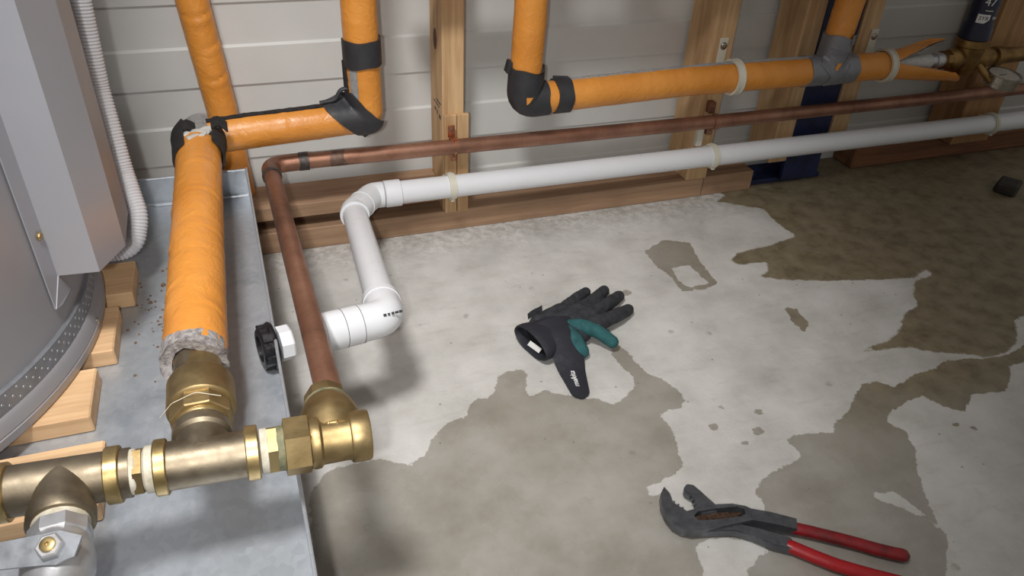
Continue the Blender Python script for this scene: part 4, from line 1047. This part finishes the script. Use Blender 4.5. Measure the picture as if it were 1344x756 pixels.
# wrist strap flopping towards the camera
ctr = fillet([(0.412, -0.392, 0.0455), (0.417, -0.43, 0.040), (0.4195, -0.452, 0.020), (0.4165, -0.478, 0.0075), (0.412, -0.515, 0.0035), (0.4085, -0.541, 0.0022)], 0.03, 6)
ctr = resample(ctr, 0.005); nC = len(ctr); g = []
for i, p in enumerate(ctr):
    s = i / (nC - 1); tdir = (ctr[min(i + 1, nC - 1)] - ctr[max(i - 1, 0)]).normalized()
    sd_ = tdir.cross(V((0, 0, 1))); sd_ = sd_.normalized()
    w_ = 0.024 * (1 - s) ** 1.2 + 0.0132
    rem = (nC - 1 - i) * 0.005
    if rem < 0.0145: w_ *= math.sqrt(max(0.02, 1 - ((0.0145 - rem) / 0.0147) ** 2))
    g.append([p + sd_ * (w_ * (j / 6 - 1)) + V((0, 0, -0.010 * (1 - s) * ((j / 6 - 1) ** 2))) for j in range(13)])
MB().sheet(g, -0.0026 if (g[1][0] - g[0][0]).cross(g[0][1] - g[0][0]).z < 0 else 0.0026).build('strap', 'glove_strap', gl, smooth=60)
ia, ib = int(nC * 0.86), int(nC * 0.62)
la, lb = ctr[ia], ctr[ib]; e1 = (lb - la).normalized(); e2 = V((0, 0, 1)).cross(e1).normalized(); nn = e1.cross(e2).normalized()
def on_strap(co):
    p = (la + lb) / 2 + e1 * co.x + e2 * (co.y + 0.002); k = max(0.0, min(1.0, (co.x / (lb - la).length) + 0.5))
    zc = ctr[ia + round((ib - ia) * k)].z
    p.z = zc + 0.0031 + co.z
    return p
text_obj('lettering', 'makita', 0.0125, 'white_print', gl, on_strap, 0.3, 0.0004)

# ================================================================== PLIERS
pk = thing('water_pump_pliers', 'slip-joint water pump pliers with red handles lying open on the wet floor', 'pliers', (0.5, -0.82, 0))
jaw1 = [(0.437,-0.742),(0.427,-0.751),(0.42,-0.767),(0.418,-0.783),(0.42,-0.798),(0.427,-0.808),(0.438,-0.815),(0.451,-0.818),(0.475,-0.820),(0.503,-0.822),(0.519,-0.823),(0.539,-0.834),(0.566,-0.852),(0.575,-0.838),(0.549,-0.819),(0.528,-0.807),(0.523,-0.801),(0.509,-0.793),(0.49,-0.788),(0.465,-0.784),(0.456,-0.786),(0.446,-0.786),(0.441,-0.777),(0.436,-0.768),(0.439,-0.754)]
slot = [(0.451,-0.795),(0.46,-0.7905),(0.486,-0.7935),(0.513,-0.799),(0.519,-0.805),(0.516,-0.812),(0.507,-0.8135),(0.472,-0.808),(0.453,-0.803)]
jaw2 = [(0.464,-0.748),(0.471,-0.743),(0.479,-0.747),(0.483,-0.759),(0.486,-0.77),(0.492,-0.79),(0.484,-0.7965),(0.466,-0.7955),(0.463,-0.785),(0.465,-0.774),(0.468,-0.764),(0.464,-0.760),(0.461,-0.753)]
hand2 = [(0.448,-0.817),(0.473,-0.814),(0.501,-0.819),(0.52,-0.831),(0.537,-0.843),(0.555,-0.858),(0.545,-0.874),(0.526,-0.861),(0.509,-0.842),(0.493,-0.829),(0.47,-0.822)]
MB().prism(jaw1, 0.0045, 0.0185, [slot]).build('slotted_jaw', 'tool_steel', pk, smooth=30, bev=0.0012)
j2 = MB().prism(jaw2, 0.004, 0.0145).build('moving_jaw', 'tool_steel', pk, smooth=30, bev=0.0012)
MB().prism([(0.4535, -0.7945), (0.46, -0.793), (0.486, -0.796), (0.5165, -0.806), (0.507, -0.81), (0.454, -0.8005)], 0.006, 0.0132).build('ratchet_plate', 'rust', pk, smooth=0)
for k in range(7):
    x = 0.462 + k * 0.0068; y = -0.7975 - k * 0.0012
    MB().box((x, y, 0.0138), (0.003, 0.008, 0.0016), Matrix.Rotation(-0.3, 3, 'Z'), 0.0003).build('ratchet_tooth', 'rust', pk, smooth=0)
MB().prism(hand2, 0.0025, 0.0145).build('lower_shank', 'tool_steel', pk, smooth=30, bev=0.0015)
for jj_, pts_ in (('slotted', [(0.436, -0.757), (0.4355, -0.7625), (0.437, -0.768), (0.440, -0.774), (0.443, -0.780)]), ('moving', [(0.463, -0.754), (0.466, -0.762), (0.466, -0.769), (0.465, -0.776)])):
    for (x, y) in pts_:
        MB().box((x, y, 0.0115), (0.0035, 0.0022, 0.0145 if jj_ == 'slotted' else 0.008), Matrix.Rotation(0.4 if jj_ == 'slotted' else -0.2, 3, 'Z'), 0.0003).build('jaw_tooth', 'tool_steel', pk, smooth=0)
def grip(pts, rs, mat):
    P_ = [V(p) for p in pts]; P_ = resample(fillet(P_, 0.08, 4), 0.004); n = len(P_)
    r = []
    for i in range(n):
        s = i / (n - 1); d0 = i * 0.004; d1 = (n - 1 - i) * 0.004
        q = rs[0] + (rs[1] - rs[0]) * s
        if d1 < 0.008: q *= math.sqrt(max(0.03, 1 - ((0.008 - d1) / 0.0081) ** 2))
        if d0 < 0.002: q *= 0.9
        r.append(q)
    return MB().tube(P_, r, 20, True, lambda s, a, p: 1 + 0.015 * noise.noise(p * 80), 0.85).build('grip', mat, pk, smooth=60)
grip([(0.566, -0.8435, 0.0105), (0.586, -0.856, 0.010), (0.611, -0.873, 0.0095), (0.631, -0.887, 0.009), (0.65, -0.902, 0.009), (0.668, -0.9145, 0.009), (0.683, -0.923, 0.009)], (0.0083, 0.0086), 'red_dirty')
grip([(0.545, -0.863, 0.009), (0.568, -0.888, 0.009), (0.585, -0.905, 0.009), (0.604, -0.920, 0.009), (0.623, -0.934, 0.009), (0.643, -0.948, 0.009), (0.668, -0.966, 0.009)], (0.0088, 0.0086), 'red_grip')

# ================================================================== SMALL THINGS
lm = MB().box((0, 0, 0.014), (0.055, 0.045, 0.028), bev=0.005)
for q in lm.v: q += V((noise.noise(q * 40), noise.noise(q * 42 + V((3, 0, 0))), 0)) * 0.006
o = lm.build('dark_block', 'dark_lump', None, smooth=0); o.location = (1.66, -0.165, 0.0); o.rotation_euler.z = 0.5
tag(o, 'small dark block lying on the grimy floor at far right', 'block')

for o in COL.objects:
    if '_own' in o: del o['_own']
